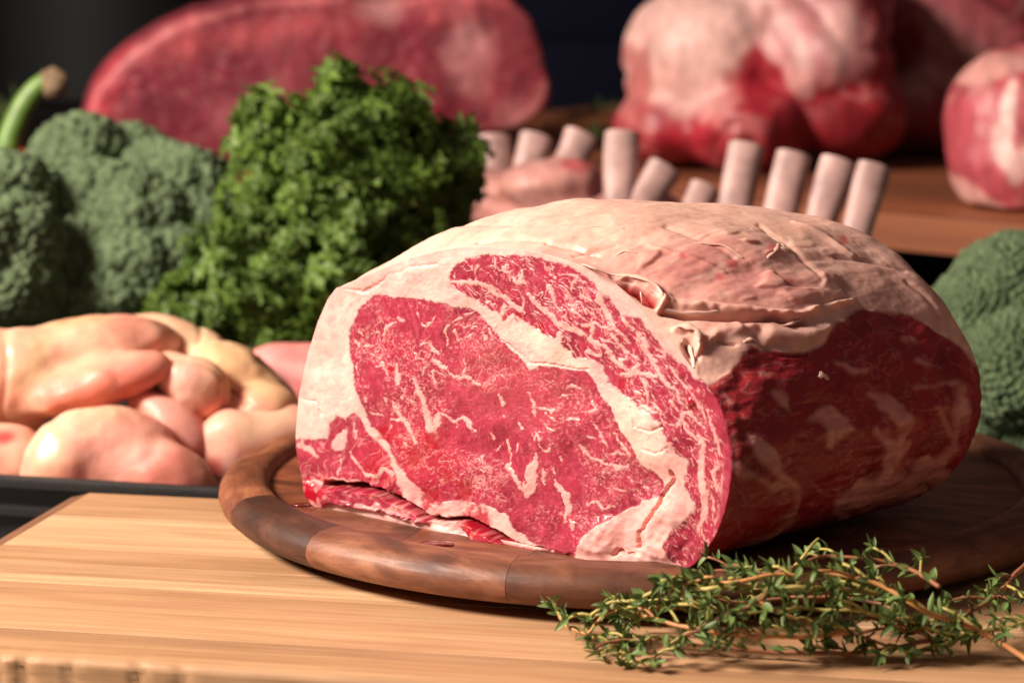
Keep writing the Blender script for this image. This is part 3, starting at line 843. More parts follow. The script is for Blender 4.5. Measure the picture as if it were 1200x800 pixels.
M_FAT = meat_mat('raw_fat', 0.35, (0.006, 0.0030, 0.0022), 0.46, 1100, 0.00018, 0.35)
M_LEAN = meat_mat('raw_lean', 0.30, (0.007, 0.0012, 0.0010), 0.42, 1300, 0.00015, 0.35)
M_SIDE = meat_mat('raw_side', 0.15, (0.005, 0.0010, 0.0008), 0.40, 900, 0.0004, 0.5)

NNr = vnormals(VR, FR)
roast = thing('rib_roast', 'large boneless raw beef rib roast with marbled cut face on the round walnut tray', 'beef roast', (float(mid[0]), float(mid[1]), 0.0155))
off = np.array([mid[0], mid[1], 0.0155])
reg = np.full(len(VR), 0)
rg = np.full(len(Qf), 0)                     # 0 seam fat
rg[(sd_eye + 0.8 * edge_n) < 0] = 1
rg[(sd_cap + 1.6 * edge_n) < 0] = 2
rg[(sd_low + 1.2 * edge_n) < 0] = 3
rg[(np.minimum(sd_s1, sd_s2) < 2) & (rg == 0)] = 4
rg[(rg == 0) & ((Qf[:, 1] < 310 + (Qf[:, 0] - 560) * 0.0) | (Qf[:, 0] < 428)) & (sd_eye > 1)] = 5
reg[fidx] = rg
ro = np.where(sd_lean < 0, 7, 6)
ro = np.where(no[:, 2] < -0.3, 7, ro)
reg[oidx] = ro
freg = reg[FR[:, 0]]
part_names = {0: ('fat_seam', M_FAT, None), 1: ('eye_muscle', M_LEAN, None), 2: ('cap_muscle', M_LEAN, None), 3: ('rib_muscle', M_LEAN, None), 4: ('ragged_flap', M_LEAN, 'ragged pink strip of meat and fat along the bottom of the cut face'),
              5: ('fat_rim', M_FAT, None), 6: ('fat_cap', M_FAT, 'creamy fat covering the top of the roast'), 7: ('lean_side', M_SIDE, 'dark red shaded side with pale fat patches')}
for k_, (nm, mt, lab) in part_names.items():
    f = FR[freg == k_]
    used, inv = np.unique(f, return_inverse=True)
    me = mesh_np(nm, VR[used] - off, inv.reshape(-1, 4), mt, True, CR[used], wet[used])
    me.normals_split_custom_set_from_vertices(NNr[used].astype(np.float32))
    o = link(nm, me, roast)
    if lab: o['label'] = lab

M_SHRED = simple_mat('fat_shred_surface', (0.78, 0.50, 0.40), 0.38, nscale=400, namt=0.12, bdist=0.0003)
_so = oidx[(ring[oidx] % 2 == 0)]
def on_roast(x, y):
    d = (Q[_so, 0] - x) ** 2 + (Q[_so, 1] - y) ** 2
    near = _so[d < 9]
    if len(near) == 0: near = _so[[d.argmin()]]
    k_ = near[np.argmin((VR[near] - CAM) @ _f)]
    return VR[k_].copy(), NNr[k_].copy()
def shred(pts, w0, lift=0.001, flat=0.35, seed=0):
    lift *= 0.45; w0 *= 0.85
    P, nr_ = [], []
    for x, y in pts:
        p, n_ = on_roast(x, y)
        P.append(p); nr_.append(n_)
    P = np.array(P); nr_ = np.array(nr_)
    P = P + nr_ * (lift * np.sin(np.linspace(0.1, math.pi * 0.9, len(P))))[:, None]
    n = 14; sd = 8
    C_ = spline(P, n); Nn = spline(nr_, n)
    T = np.gradient(C_, axis=0); T /= np.linalg.norm(T, axis=1, keepdims=True)
    V = []
    for i in range(n):
        t = i / (n - 1)
        b_ = np.cross(T[i], Nn[i]); b_ /= np.linalg.norm(b_); a_ = np.cross(b_, T[i])
        w_ = w0 * (0.35 + 0.65 * math.sin(math.pi * (0.12 + 0.85 * t))) * (1 + 0.25 * math.sin(t * 17 + seed))
        for k in range(sd):
            q_ = 2 * math.pi * k / sd
            V.append(C_[i] + w_ * (math.cos(q_) * b_ + flat * math.sin(q_) * a_))
    F = [(i * sd + k, i * sd + (k + 1) % sd, (i + 1) * sd + (k + 1) % sd, (i + 1) * sd + k) for i in range(n - 1) for k in range(sd)] + [tuple(range(sd - 1, -1, -1)), tuple(range((n - 1) * sd, n * sd))]
    link('fat_shred', pydata('fat_shred', np.array(V) - off, F, M_SHRED), roast)
for i, (pts, w0, lf) in enumerate([([(798, 398), (806, 404), (810, 416), (812, 430)], .0011, .0012), ([(790, 386), (802, 386), (814, 392), (819, 404)], .0013, .0015), ([(752, 342), (751, 350), (749, 358)], .0005, .0012),
        ([(640, 303), (680, 306), (712, 318), (742, 326), (764, 336), (774, 350)], .0009, .0004), ([(905, 372), (922, 380), (940, 376)], .0009, .0010),
        ([(900, 300), (908, 292), (914, 282)], .0009, .0009), ([(776, 366), (800, 368), (830, 368), (845, 366)], .0011, .0006), ([(960, 440), (964, 436), (970, 444)], .0013, .0009),
        ([(870, 400), (882, 396), (890, 402)], .0008, .0008), ([(718, 296), (730, 292), (744, 294)], .0006, .0005), ([(660, 268), (700, 262), (730, 266)], .0006, .0003), ([(820, 280), (850, 286), (872, 300)], .0006, .0004), ([(880, 262), (905, 270), (920, 284)], .0006, .0004)]):
    shred(pts, w0, lf, seed=i)

# ================================================================ front cutting board
C0 = on_z(105, 577, 0.0)
BANG = R(-11.5)
board = thing('cutting_board', 'pale striped wooden cutting board with a worn front edge under the round tray', 'cutting board', tuple(C0))
board.rotation_euler = (0, 0, BANG)
ub = np.array([math.cos(BANG), math.sin(BANG), 0]); vb = np.array([math.sin(BANG), -math.cos(BANG), 0])
BL = 0.95
def plank_mesh(name, x0, x1, y0, y1, z0, z1, mat, nx, front=False, seed=0):
    """plank with eased edges; front=True gives the outer face dents and notches"""
    e = 0.0022 if front else 0.00035
    prof = [(y0, z0), (y0, z1 - 0.0003), (y0 + 0.0003, z1), (y1 - e, z1), (y1 - e * 0.35, z1 - e * 0.3), (y1, z1 - e), (y1, (z0 + z1) / 2), (y1, z0)]
    if front:
        prof = [(y0, z0), (y0, z1 - 0.0003), (y0 + 0.0003, z1), (y0 * .5 + y1 * .5, z1), (y1 - e * 1.5, z1), (y1 - e, z1 - .0002), (y1 - e * 0.35, z1 - e * 0.35), (y1, z1 - e)] + [(y1, z1 - e - t) for t in np.linspace(0.001, z1 - z0 - e, 14)]
    prof = np.array(prof)
    xs = np.linspace(x0, x1, nx)
    n = len(prof)
    V = np.zeros((nx, n, 3))
    V[:, :, 0] = xs[:, None]
    V[:, :, 1] = -prof[None, :, 0]
    V[:, :, 2] = prof[None, :, 1]
    V = V.reshape(-1, 3)
    if front:
        edge = sstep(y1 - 0.006, y1, -V[:, 1])
        d = 0.00012 * fbm(V * [120, 1, 500], 4, seed) + 0.0004 * fbm(V * [14, 1, 30], 2, seed + 1)
        for cx, wd, dp in ((0.001 - 0.02, 0.0012, 0.002), (0.030, 0.0012, 0.0016), (0.037, 0.0010, 0.0022), (0.046, 0.0018, 0.0015), (0.062, 0.001, 0.0012), (-0.005, 0.002, 0.001), (0.085, 0.0015, 0.0014), (0.1, .002, .001)):
            d = d - dp * np.exp(-((V[:, 0] - cx - 0.02 - 0.0012 * np.sin(V[:, 2] * 900 + cx * 50)) / wd) ** 2)
        V[:, 1] -= d * edge
        V[:, 2] += edge * (V[:, 2] > z1 - 0.004) * d * 0.35
    F = []
    for i in range(nx - 1):
        for k in range(n):
            k2 = (k + 1) % n
            F.append((i * n + k, i * n + k2, (i + 1) * n + k2, (i + 1) * n + k))
    F0_ = [tuple(range(n - 1, -1, -1)), tuple(range((nx - 1) * n, nx * n))]
    me = bpy.data.meshes.new(name)
    me.from_pydata([tuple(v) for v in V], [], F + F0_)
    me.materials.append(mat)
    me.polygons.foreach_set('use_smooth', np.full(len(me.polygons), front, bool))
    me.update()
    return me
def vdist(x, y):
    return float((on_z(x, y, 0) - C0) @ vb)
edges = [0.0, vdist(170, 608), vdist(170, 646), vdist(170, 664), vdist(170, 679), vdist(170, 688), vdist(170, 712), vdist(170, 744), vdist(0, 766)]
tints = [(0.95, 0.84, 0.74), (1.26, 1.26, 1.22), (0.92, 0.80, 0.70), (0.98, 0.89, 0.80), (1.28, 1.28, 1.22), (1.02, 0.92, 0.83), (1.10, 1.01, 0.92), (0.98, 0.87, 0.76)]
for i in range(len(edges) - 1):
    fr = i == len(edges) - 2
    me = plank_mesh('plank', 0.0, BL, edges[i] + (0.00030 if i == 7 else 0.00008), edges[i + 1] - 0.00008, -0.036, 0.0 - 0.00012 * (i % 2), M_BOARD, 420 if fr else 3, fr, 5)
    o = link('plank', me, board)
    o.color = (*tints[i], 1)
o = link('end_trim', plank_mesh('end_trim', -edges[-1], 0, 0.0, 0.0085, -0.036, -0.0003, M_END, 60), board)
o.rotation_euler = (0, 0, R(90))
o.location = (0, 0, 0)
o.rotation_euler = (0, 0, R(90)); o.scale = (1, 1, 1)
o.location = (-0.0086, 0.0, 0)
for v in o.data.vertices:                                           # lay the trim along the left end
    x, y, z = v.co
    v.co = (x, y, z - (0.0022 * (1 - min(1, max(0, (-y)) / 0.0085)) ** 1.0 if z > -0.01 else 0))

# ================================================================ round walnut tray
TC = np.array([0.0528, -0.310, 0.0])
TR = 0.170
tray = thing('serving_tray', 'round walnut serving tray with a raised rounded rim carrying the roast', 'serving tray', tuple(TC))
rim_prof = [(0.150, 0.0155), (0.1505, 0.0175), (0.1520, 0.0192), (0.1545, 0.0200), (0.1590, 0.0200), (0.1640, 0.0193), (0.1675, 0.0175), (0.1695, 0.0148), (0.1700, 0.0120),
            (0.1690, 0.0090), (0.1660, 0.0062), (0.1610, 0.0045), (0.1530, 0.0040), (0.1440, 0.0040), (0.1440, 0.0150)]
def tang(x, y, z=0.012):
    p = on_z(x, y, z) - TC
    return math.degrees(math.atan2(p[1], p[0]))
joints = sorted([tang(284, 606), tang(344, 652), tang(576, 702), tang(850, 712)] + [-28, 8, 48, 85, 122, 160, 179.5])
joints = [j for j in joints]
seg_tint = {}
for i, a0 in enumerate(joints):
    a1 = joints[(i + 1) % len(joints)]
    if a1 <= a0: a1 += 360
    span = a1 - a0 - 0.06
    nseg = max(4, int(span / 1.2))
    prof = np.array(rim_prof)
    n = len(prof)
    V = []
    for k in range(nseg + 1):
        t = R(-90 - span / 2 + span * k / nseg)
        for r_, z_ in prof:
            V.append((r_ * math.cos(t), r_ * math.sin(t), z_))
    F = [(k * n + j, (k + 1) * n + j, (k + 1) * n + (j + 1) % n, k * n + (j + 1) % n) for k in range(nseg) for j in range(n)]
    me = bpy.data.meshes.new('rim_segment')
    me.from_pydata(V, [], F + [tuple(range(n)), tuple(range((nseg + 1) * n - 1, nseg * n - 1, -1))])
    me.materials.append(M_WALNUT)
    me.polygons.foreach_set('use_smooth', np.array([len(p.vertices) == 4 for p in me.polygons]))
    me.update()
    me.set_sharp_from_angle(angle=R(50))
    o = link('rim_segment', me, tray)
    am = (a0 + a1) / 2
    o.rotation_euler = (0, 0, R(am + 90))
    o.color = (1.0, 0.9, 0.85, 1)
    mid_px = sight(TC + np.array([TR * math.cos(R(am)), TR * math.sin(R(am)), 0.012]))
    if 270 < mid_px[0] < 345 and am < 0: o.color = (0.40, 0.34, 0.33, 1); o['label'] = 'darkest rim piece at the front left of the tray'
    elif mid_px[0] < 300: o.color = (1.08, 0.86, 0.72, 1)
    elif 345 < mid_px[0] < 576: o.color = (1.15, 1.05, 1.0, 1)
    else: o.color = (0.92, 0.85, 0.8, 1)
import bmesh
for i, x0 in enumerate(np.arange(-0.150, 0.149, 0.05)):
    xs = np.linspace(x0 + 0.0001, x0 + 0.0499, 12)
    rr = 0.1499
    top = [(x, math.sqrt(max(0, rr * rr - x * x))) for x in xs]
    ring_ = top + [(x, -y) for x, y in reversed(top)]
    ring2 = []
    for p_ in ring_:
        if not ring2 or math.dist(p_, ring2[-1]) > 1e-4: ring2.append(p_)
    if math.dist(ring2[0], ring2[-1]) < 1e-4: ring2.pop()
    n = len(ring2)
    V = [(x, y, 0.0155) for x, y in ring2] + [(x, y, 0.0045) for x, y in ring2]
    F = [tuple(range(n - 1, -1, -1)), tuple(range(n, 2 * n))] + [(k, (k + 1) % n, n + (k + 1) % n, n + k) for k in range(n)]
    me = bpy.data.meshes.new('base_plank')
    me.from_pydata(V, [], F)
    me.materials.append(M_WALNUT)
    me.update()
    bm_ = bmesh.new(); bm_.from_mesh(me); bmesh.ops.recalc_face_normals(bm_, faces=bm_.faces[:]); bm_.to_mesh(me); bm_.free()
    o = link('base_plank', me, tray)
    o.rotation_euler = (0, 0, R(-20))
    o.color = [(1.3, 0.9, 0.7, 1), (0.9, 0.8, 0.75, 1), (1.1, .9, .8, 1), (0.8, .7, .7, 1), (1.0, .9, .8, 1), (.9, .8, .8, 1)][i % 6]
fo_ = []
for k in range(64):
    t = 2 * math.pi * k / 64
    fo_.append((0.118 * math.cos(t), 0.118 * math.sin(t)))
me = bpy.data.meshes.new('foot')
me.from_pydata([(x, y, 0.0043) for x, y in fo_] + [(x, y, 0.0002) for x, y in fo_], [], [tuple(range(64)), tuple(range(127, 63, -1))] + [(k, 64 + k, 64 + (k + 1) % 64, (k + 1) % 64) for k in range(64)])
me.materials.append(M_END)
link('foot', me, tray)

# ================================================================ black baking tray and chicken
pa, pb = on_z(0, 559, -0.006), on_z(253, 574, -0.006)
PANG = math.atan2(pb[1] - pa[1], pb[0] - pa[0])
pan = thing('baking_tray', 'black stepped metal baking tray holding the raw chicken', 'baking tray', (float(pa[0]), float(pa[1]), -0.0395))
pan.rotation_euler = (0, 0, PANG)
def rrect(x0, x1, y0, y1, r, n=8):
    P = []
    for cx, cy, a in ((x1 - r, y0 + r, -90), (x1 - r, y1 - r, 0), (x0 + r, y1 - r, 90), (x0 + r, y0 + r, 180)):
        for k in range(n + 1):
            t = R(a + 90 * k / n)
            P.append((cx + r * math.cos(t), cy + r * math.sin(t)))
    return P
def pan_rings(rings, mat, name, parent, close_last=True):
    V = []
    for off_, z in rings:
        for x, y in rrect(-0.30 + off_, 0.20 - off_, 0.0 + off_, 0.30 - off_, 0.03 - off_ * 0.3):
            V.append((x, y, z))
    n = 36
    F = [(i * n + k, i * n + (k + 1) % n, (i + 1) * n + (k + 1) % n, (i + 1) * n + k) for i in range(len(rings) - 1) for k in range(n)]
    F.append(tuple(range((len(rings) - 1) * n, len(rings) * n)))
    me = bpy.data.meshes.new(name)
    me.from_pydata(V, [], F)
    me.materials.append(mat)
    me.polygons.foreach_set('use_smooth', np.full(len(me.polygons), True))
    me.update()
    me.set_sharp_from_angle(angle=R(40))
    return link(name, me, parent)
pan_rings([(0.012, 0.0), (0.010, 0.004), (0.0085, 0.014), (0.0035, 0.0155), (0.0030, 0.0185), (0.0085, 0.0200), (0.0070, 0.026)], M_PAN, 'outer_wall', pan)
pan_rings([(0.0068, 0.0265), (0.0, 0.0290), (-0.0006, 0.0320), (0.0, 0.0340), (0.0016, 0.0346), (0.0034, 0.0338), (0.0045, 0.030), (0.012, 0.0062)], M_PAN, 'rolled_rim', pan)

def meat_blob(name, lobes, mat, label, cat, paint, level=6, k=6, amps=((30, .002, 3),), seed=0, group=None, zmin=None, base=None, parent=None, folds=0.0, fs=24):
    V, F, D = blob_np(lobes, level, k)
    V = displace(V, F, amps, seed)
    if folds:
        V = V - vnormals(V, F) * (folds * sstep(0.45, 1.05, ridge(V * fs, seed + 77, 1)) ** 2)[:, None]
    if zmin is not None:
        V[:, 2] = np.where(V[:, 2] < zmin + 0.006, zmin + 0.006 * np.exp((np.minimum(V[:, 2], zmin + 0.006) - zmin - 0.006) / 0.006), V[:, 2])
    nv = vnormals(V, F)
    col, wt = paint(V, nv, sight(V))
    c = V.mean(0); c[2] = V[:, 2].min()
    me = mesh_np(name, V - c, F, mat, True, np.clip(col, 0, 1), wt)
    o = link(name, me, parent)
    o.location = c
    if parent is None:
        tag(o, label, cat, group)
    return o

M_CHICK = meat_mat('raw_chicken', 0.45, (0.012, 0.005, 0.003), 0.44, 500, 0.0003, 0.5, coat=0.0)
M_MEATB = meat_mat('raw_joint', 0.25, (0.006, 0.002, 0.0015), 0.42, 300, 0.0008, 0.5)
def L(x, y, D, rx, ry, rz, e=(0, 0, 0)):                             # lobe: centre on a sight line, radii in pixels of the photograph at that distance
    k_ = D / FPX
    return (at(x, y, D), (rx * k_, rz * k_, ry * k_), e)
def chick_paint(patches, base=(0.74, 0.33, 0.235)):
    def f(V, n_, q_):
        c = np.repeat(np.array([base]), len(V), 0)
        c = mix(c, (0.80, 0.46, 0.33), sstep(-0.1, 0.7, fbm(V * 45, 3, 5)) * 0.5)
        c = mix(c, (0.72, 0.26, 0.20), sstep(0.1, 0.8, fbm(V * 60, 3, 6)) * 0.35)
        for x, y, rx, ry, a_, colr, s_ in patches:
            c = mix(c, colr, patch(q_, x, y, rx, ry, a_, .6, 0.3 * fbm(V * 120, 2, int(x))) * s_)
        w_ = 0.5 + 0.7 * fbm(V * 120, 3, 8)
        return c, np.clip(w_, 0, 1)
    return f
SKIN = (0.80, 0.52, 0.34); PK = (0.70, 0.215, 0.155); RD = (0.46, 0.05, 0.05); CRM = (0.74, 0.49, 0.34)
GC = 'raw chicken pieces heaped in the black tray'
meat_blob('chicken_breast', [L(10, 450, 1.13, 80, 62, 60, (0, -25, 0)), L(95, 412, 1.14, 92, 40, 56, (0, -8, 0)), L(112, 452, 1.115, 92, 32, 34, (0, -16, 0)), L(-50, 480, 1.13, 70, 80, 50), L(150, 400, 1.15, 60, 28, 40, (0, 10, 0))], M_CHICK,
          'large pale raw chicken breast with creamy skin, topmost at the left of the heap', 'chicken breast',
          chick_paint([(50, 420, 70, 60, -30, SKIN, .6), (40, 430, 14, 34, 20, (0.74, 0.70, 0.38), .35), (120, 455, 75, 26, -12, PK, .8), (90, 370, 40, 12, -10, (0.85, .5, .25), .6), (10, 500, 40, 26, 0, SKIN, .8), (165, 445, 30, 20, 0, (0.72, .22, .17), .5)]), amps=((24, .0020, 2), (90, .0005, 2)), seed=1, group=GC, folds=.0012, k=6)
meat_blob('chicken_breast', [L(190, 415, 1.17, 100, 42, 50, (0, 12, 0)), L(280, 450, 1.15, 76, 38, 50, (0, 32, 0)), L(225, 455, 1.12, 46, 36, 34, (0, 30, 0)), L(205, 440, 1.13, 40, 30, 26, (0, 20, 0)), L(310, 480, 1.13, 40, 30, 40)], M_CHICK,
          'raw chicken piece with orange skin on its right slope, at the heap top right', 'chicken breast',
          chick_paint([(290, 425, 90, 36, 28, (0.78, 0.50, 0.27), .9), (170, 385, 90, 22, 4, (0.88, .62, .40), .8), (215, 445, 30, 26, 0, (0.84, .52, .42), .7), (300, 480, 30, 22, 0, (0.72, .30, .20), .6), (170, 470, 30, 12, 0, RD, .5)]), amps=((30, .002, 2), (100, .0006, 2)), seed=2, group=GC, folds=.0014, fs=36, k=9)
meat_blob('chicken_breast', [L(120, 545, 1.095, 84, 66, 44, (0, 8, 0)), L(190, 565, 1.09, 66, 50, 38, (0, 22, 0)), L(78, 560, 1.09, 50, 60, 38), L(150, 520, 1.10, 66, 42, 36, (0, 20, 0))], M_CHICK,
          'rounded raw chicken breast with a cream edge, lowest in the middle against the tray rim', 'chicken breast',
          chick_paint([(90, 495, 75, 24, -22, SKIN, .9), (60, 540, 22, 50, 15, SKIN, .8), (140, 530, 60, 34, 10, (0.84, .40, .33), .9), (190, 560, 40, 30, 10, RD, .45), (85, 560, 30, 16, 0, (0.70, .2, .16), .5)]), amps=((24, .0014, 2), (90, .0005, 2)), seed=3, group=GC, folds=.0008, k=8)
meat_blob('chicken_fillet', [L(212, 505, 1.115, 56, 27, 30, (0, 42, 0)), L(182, 482, 1.12, 34, 20, 24, (0, 30, 0))], M_CHICK,
          'narrow pink raw chicken fillet wedged slanting between the larger pieces', 'chicken fillet',
          chick_paint([(205, 490, 50, 18, 38, (0.80, .38, .33), .8), (235, 540, 14, 26, 0, RD, .6)]), level=5, amps=((40, .0012, 2),), seed=4, group=GC)
meat_blob('chicken_thigh', [L(300, 514, 1.12, 60, 32, 34, (0, -8, 0)), L(270, 530, 1.115, 40, 50, 26), L(325, 502, 1.125, 46, 26, 26, (0, -12, 0))], M_CHICK,
          'creamy raw chicken thigh beside the rim of the round tray', 'chicken thigh',
          chick_paint([(300, 497, 46, 18, -8, CRM, .9), (262, 530, 16, 28, 0, (.85, .55, .45), .6), (250, 550, 12, 14, 0, RD, .8)]), level=5, amps=((40, .0016, 2),), seed=5, group=GC)
meat_blob('chicken_thigh', [L(15, 552, 1.10, 50, 52, 36), L(-30, 540, 1.10, 50, 50, 36)], M_CHICK,
          'peach coloured raw chicken piece at the lower left corner of the heap', 'chicken thigh',
          chick_paint([(20, 530, 24, 20, 0, CRM, .6), (2, 512, 16, 8, 0, RD, .9), (45, 545, 10, 24, 0, (.75, .28, .2), .5)]), level=5, amps=((40, .0018, 2),), seed=6, group=GC)
meat_blob('chicken_thigh', [L(180, 575, 1.14, 190, 40, 90), L(60, 575, 1.14, 160, 40, 90)], M_CHICK,
          'broad raw chicken piece lying flat underneath the others in the black tray', 'chicken thigh',
          chick_paint([(180, 560, 100, 40, 0, RD, .6)]), level=5, amps=((40, .0018, 2),), seed=7, group=GC)
meat_blob('pork_slice', [L(345, 428, 1.24, 55, 24, 36, (0, 6, 0)), L(375, 445, 1.24, 50, 40, 36)], M_CHICK,
          'small glossy pink slice of raw pork just behind the left edge of the roast', 'pork slice',
          chick_paint([(340, 415, 50, 10, 5, (0.78, .28, .28), .8), (345, 435, 40, 10, 0, (0.85, .50, .48), .7)], (0.74, 0.25, 0.24)), level=5, amps=((40, .0014, 2),), seed=8)

# ================================================================ raised board at the back
BZ = 0.060
bp = on_z(1030, 250, BZ)
bq = on_z(1190, 264, BZ)
BA = math.atan2(bq[1] - bp[1], bq[0] - bp[0])
bb = thing('back_board', 'thick reddish wooden board raised behind the roast under the big joints', 'wooden board', (float(bp[0]), float(bp[1]), BZ))
bb.rotation_euler = (0, 0, BA)
y_ = 0.0
for i, wdt in enumerate((0.09, 0.11, 0.10, 0.12, 0.11, 0.10, 0.12)):
    o = link('plank', plank_mesh('plank', -0.80, 0.42, -y_ - wdt + 0.0002, -y_ - 0.0002, -0.022, -0.0002 * (i % 2), M_BACKWOOD, 3), bb)
    o.color = [(1.1, 1.1, 1.1, 1), (.8, .8, .85, 1), (1, 1, 1, 1), (.85, .8, .8, 1)][i % 4]
    y_ += wdt
for xx in (-0.74, 0.30):
    o = link('foot_block', box_mesh('foot_block', xx, xx + 0.05, 0.03, 0.66, -0.0995, -0.0222, M_TABLE, 0.002), bb)

# ================================================================ big cuts behind
def joint_paint(base, patches, veins=0.3, fatc=(0.80, 0.52, 0.44), vs=26, seed=0, soft=0.25, wob=0.35, lines=(), specks=0.0):
    def f(V, n_, q_):
        c = np.repeat(np.array([base], float), len(V), 0)
        if specks:
            c = mix(c, fatc, sstep(0.86, 1.0, ridge(V * [260, 260, 130], seed + 40, 3)) * specks)
        for pts_, colr, s_ in lines:
            c = mix(c, colr, (1 - sstep(-3, 3, stroke(q_, pts_) + 3 * fbm(V * 60, 2, seed))) * s_)
        c = mix(c, np.array(base) * 0.55, sstep(0, .8, fbm(V * 30, 3, seed + 3)) * 0.6)
        c = mix(c, fatc, sstep(0.80, 0.98, ridge(V * vs, seed + 5, 4)) * veins)
        for x, y, rx, ry, a_, colr, s_ in patches:
            c = mix(c, colr, patch(q_, x, y, rx, ry, a_, soft, wob * fbm(V * 30, 3, seed + int(x) % 97)) * s_)
        c = c * (1 + 0.22 * fbm(V * [170, 170, 60], 3, seed + 9))[:, None]
        return c * flesh_tone, np.full(len(V), 0.45)
    return f
flesh_tone = np.array([0.80, 0.76, 0.80])

def slab(name, outline, D, ang, depth, label, cat, paint, mat, nf=70, no_=50, M_=520, seed=0, rnd=0.02, bottom=None):
    """thick cut of meat: traced face on an upright plane at distance D, swept back"""
    cpx = np.mean(outline, axis=0)
    P0 = at(cpx[0], cpx[1], D)
    nrm = np.array([math.sin(ang), math.cos(ang), 0.0])
    wv = np.array([nrm[1], -nrm[0], 0.0])
    uz = np.array([[(on_plane(x, y, P0, nrm) - P0) @ wv, on_plane(x, y, P0, nrm)[2]] for x, y in outline])
    c = np.array([uz[:, 0].mean(), (uz[:, 1].min() + uz[:, 1].max()) / 2])
    global CEN
    keep = CEN; CEN = c
    tf = np.linspace(0, 2 * np.pi, 3601)[:-1]
    rf_ = radial(uz, tf)
    a_ = np.concatenate([[0], np.cumsum(np.hypot(np.diff(rf_ * np.cos(tf), append=(rf_ * np.cos(tf))[0]), np.diff(rf_ * np.sin(tf), append=(rf_ * np.sin(tf))[0])))])
    tt = np.interp(np.linspace(0, a_[-1], M_ + 1)[:-1], a_, np.append(tf, 2 * np.pi))
    rr = circ_smooth(radial(uz, tt), 6)
    CEN = keep
    V = []
    for s in np.linspace(0.004, 1, nf):
        bulge = -0.004 * (1 - s * s)
        edge = rnd * (1 - math.sqrt(max(0, 1 - max(0, (s - 0.9) / 0.1) ** 2))) * 0.5
        u_ = c[0] + rr * s * np.cos(tt); z_ = c[1] + rr * s * np.sin(tt)
        V.append(P0 * [1, 1, 0] + u_[:, None] * wv + z_[:, None] * [0, 0, 1] + nrm * (bulge + edge))
    for s in np.linspace(0, 1, no_)[1:]:
        e = max(0, (s - 0.6) / 0.4)
        k_ = math.sqrt(max(1e-5, 1 - e ** 2.4)) * (1 + 0.03 * math.sin(s * 3))
        u_ = c[0] + rr * k_ * np.cos(tt); z_ = c[1] + rr * k_ * np.sin(tt)
        V.append(P0 * [1, 1, 0] + u_[:, None] * wv + z_[:, None] * [0, 0, 1] + nrm * (rnd * 0.5 + s * depth))
    n = len(V); V = np.concatenate(V)
    i_ = np.arange(n - 1)[:, None] * M_; j_ = np.arange(M_)[None]; k2 = (j_ + 1) % M_
    F = np.stack([i_ + j_, i_ + k2, i_ + M_ + k2, i_ + M_ + j_], -1).reshape(-1, 4)
    nv = vnormals(V, F)
    if np.mean(np.einsum('ij,ij->i', nv, V - V.mean(0))) < 0:
        F = F[:, ::-1].copy(); nv = -nv
    V = V + nv * (0.0022 * fbm(V * 16, 2, seed) + 0.0006 * fbm(V * 110, 2, seed + 1))[:, None]
    if bottom is not None:
        V[:, 2] = np.maximum(V[:, 2], bottom)
    nv = vnormals(V, F)
    face_f = (np.arange(len(F)) < (nf - 1) * M_)
    col, wt = paint(V, nv, sight(V))
    c3 = V.mean(0); c3[2] = V[:, 2].min()
    root = thing(name, label, cat, tuple(c3))
    for nm, msk in (('cut_face', face_f), ('outer_side', ~face_f)):
        used, inv = np.unique(F[msk], return_inverse=True)
        me = mesh_np(nm, V[used] - c3, inv.reshape(-1, 4), mat, True, np.clip(col[used], 0, 1), wt[used])
        me.normals_split_custom_set_from_vertices(nv[used].astype(np.float32))
        link(nm, me, root)
    return root

BEEF = [(104, 158), (104, 130), (112, 105), (132, 80), (160, 56), (195, 32), (235, 14), (280, 3), (340, -4), (400, -6), (440, 4), (460, 2), (500, -8), (560, -8), (600, 2), (622, 22), (634, 50), (642, 85), (648, 110), (640, 128),
        (628, 142), (600, 152), (560, 158), (530, 166), (480, 180), (400, 200), (320, 212), (250, 205), (180, 186), (125, 176)]
slab('beef_sirloin', BEEF, 1.92, R(-10), 0.16, 'wide slab of deep pink raw beef with a fine grain standing behind the vegetables', 'beef joint',
     joint_paint((0.29, 0.032, 0.058), [(300, 40, 260, 18, -10, (0.62, .13, .14), .7), (545, 55, 22, 40, -10, (0.72, .36, .36), .7), (600, 60, 34, 60, 0, (0.56, .12, .14), .5), (450, 8, 24, 16, 0, (.72, .4, .38), .7),
                                         (285, 130, 40, 26, -20, (0.60, .16, .19), .5), (300, 120, 60, 18, -30, (.62, .2, .22), .35), (118, 130, 14, 60, 15, (0.60, .05, .08), .8), (610, 135, 40, 16, 0, (0.66, .26, .26), .7), (540, 140, 24, 10, 20, (0.34, .03, .05), .6), (400, 90, 80, 30, 10, (0.38, .08, .10), .4)], 0.10, vs=90, seed=200, soft=.7, wob=.8, specks=.42, lines=[([(106, 170, 10), (106, 135, 12), (118, 100, 13), (150, 68, 12), (195, 38, 12), (240, 20, 10), (320, 2, 10), (400, 0, 9), (450, 8, 14), (500, -2, 10), (590, 2, 10), (622, 26, 9), (636, 60, 8)], (0.70, .20, .20), .75), ([(640, 100, 8), (620, 135, 10), (590, 148, 8)], (.75, .38, .34), .7)]), M_MEATB, seed=31, bottom=BZ + .001, rnd=0.009)

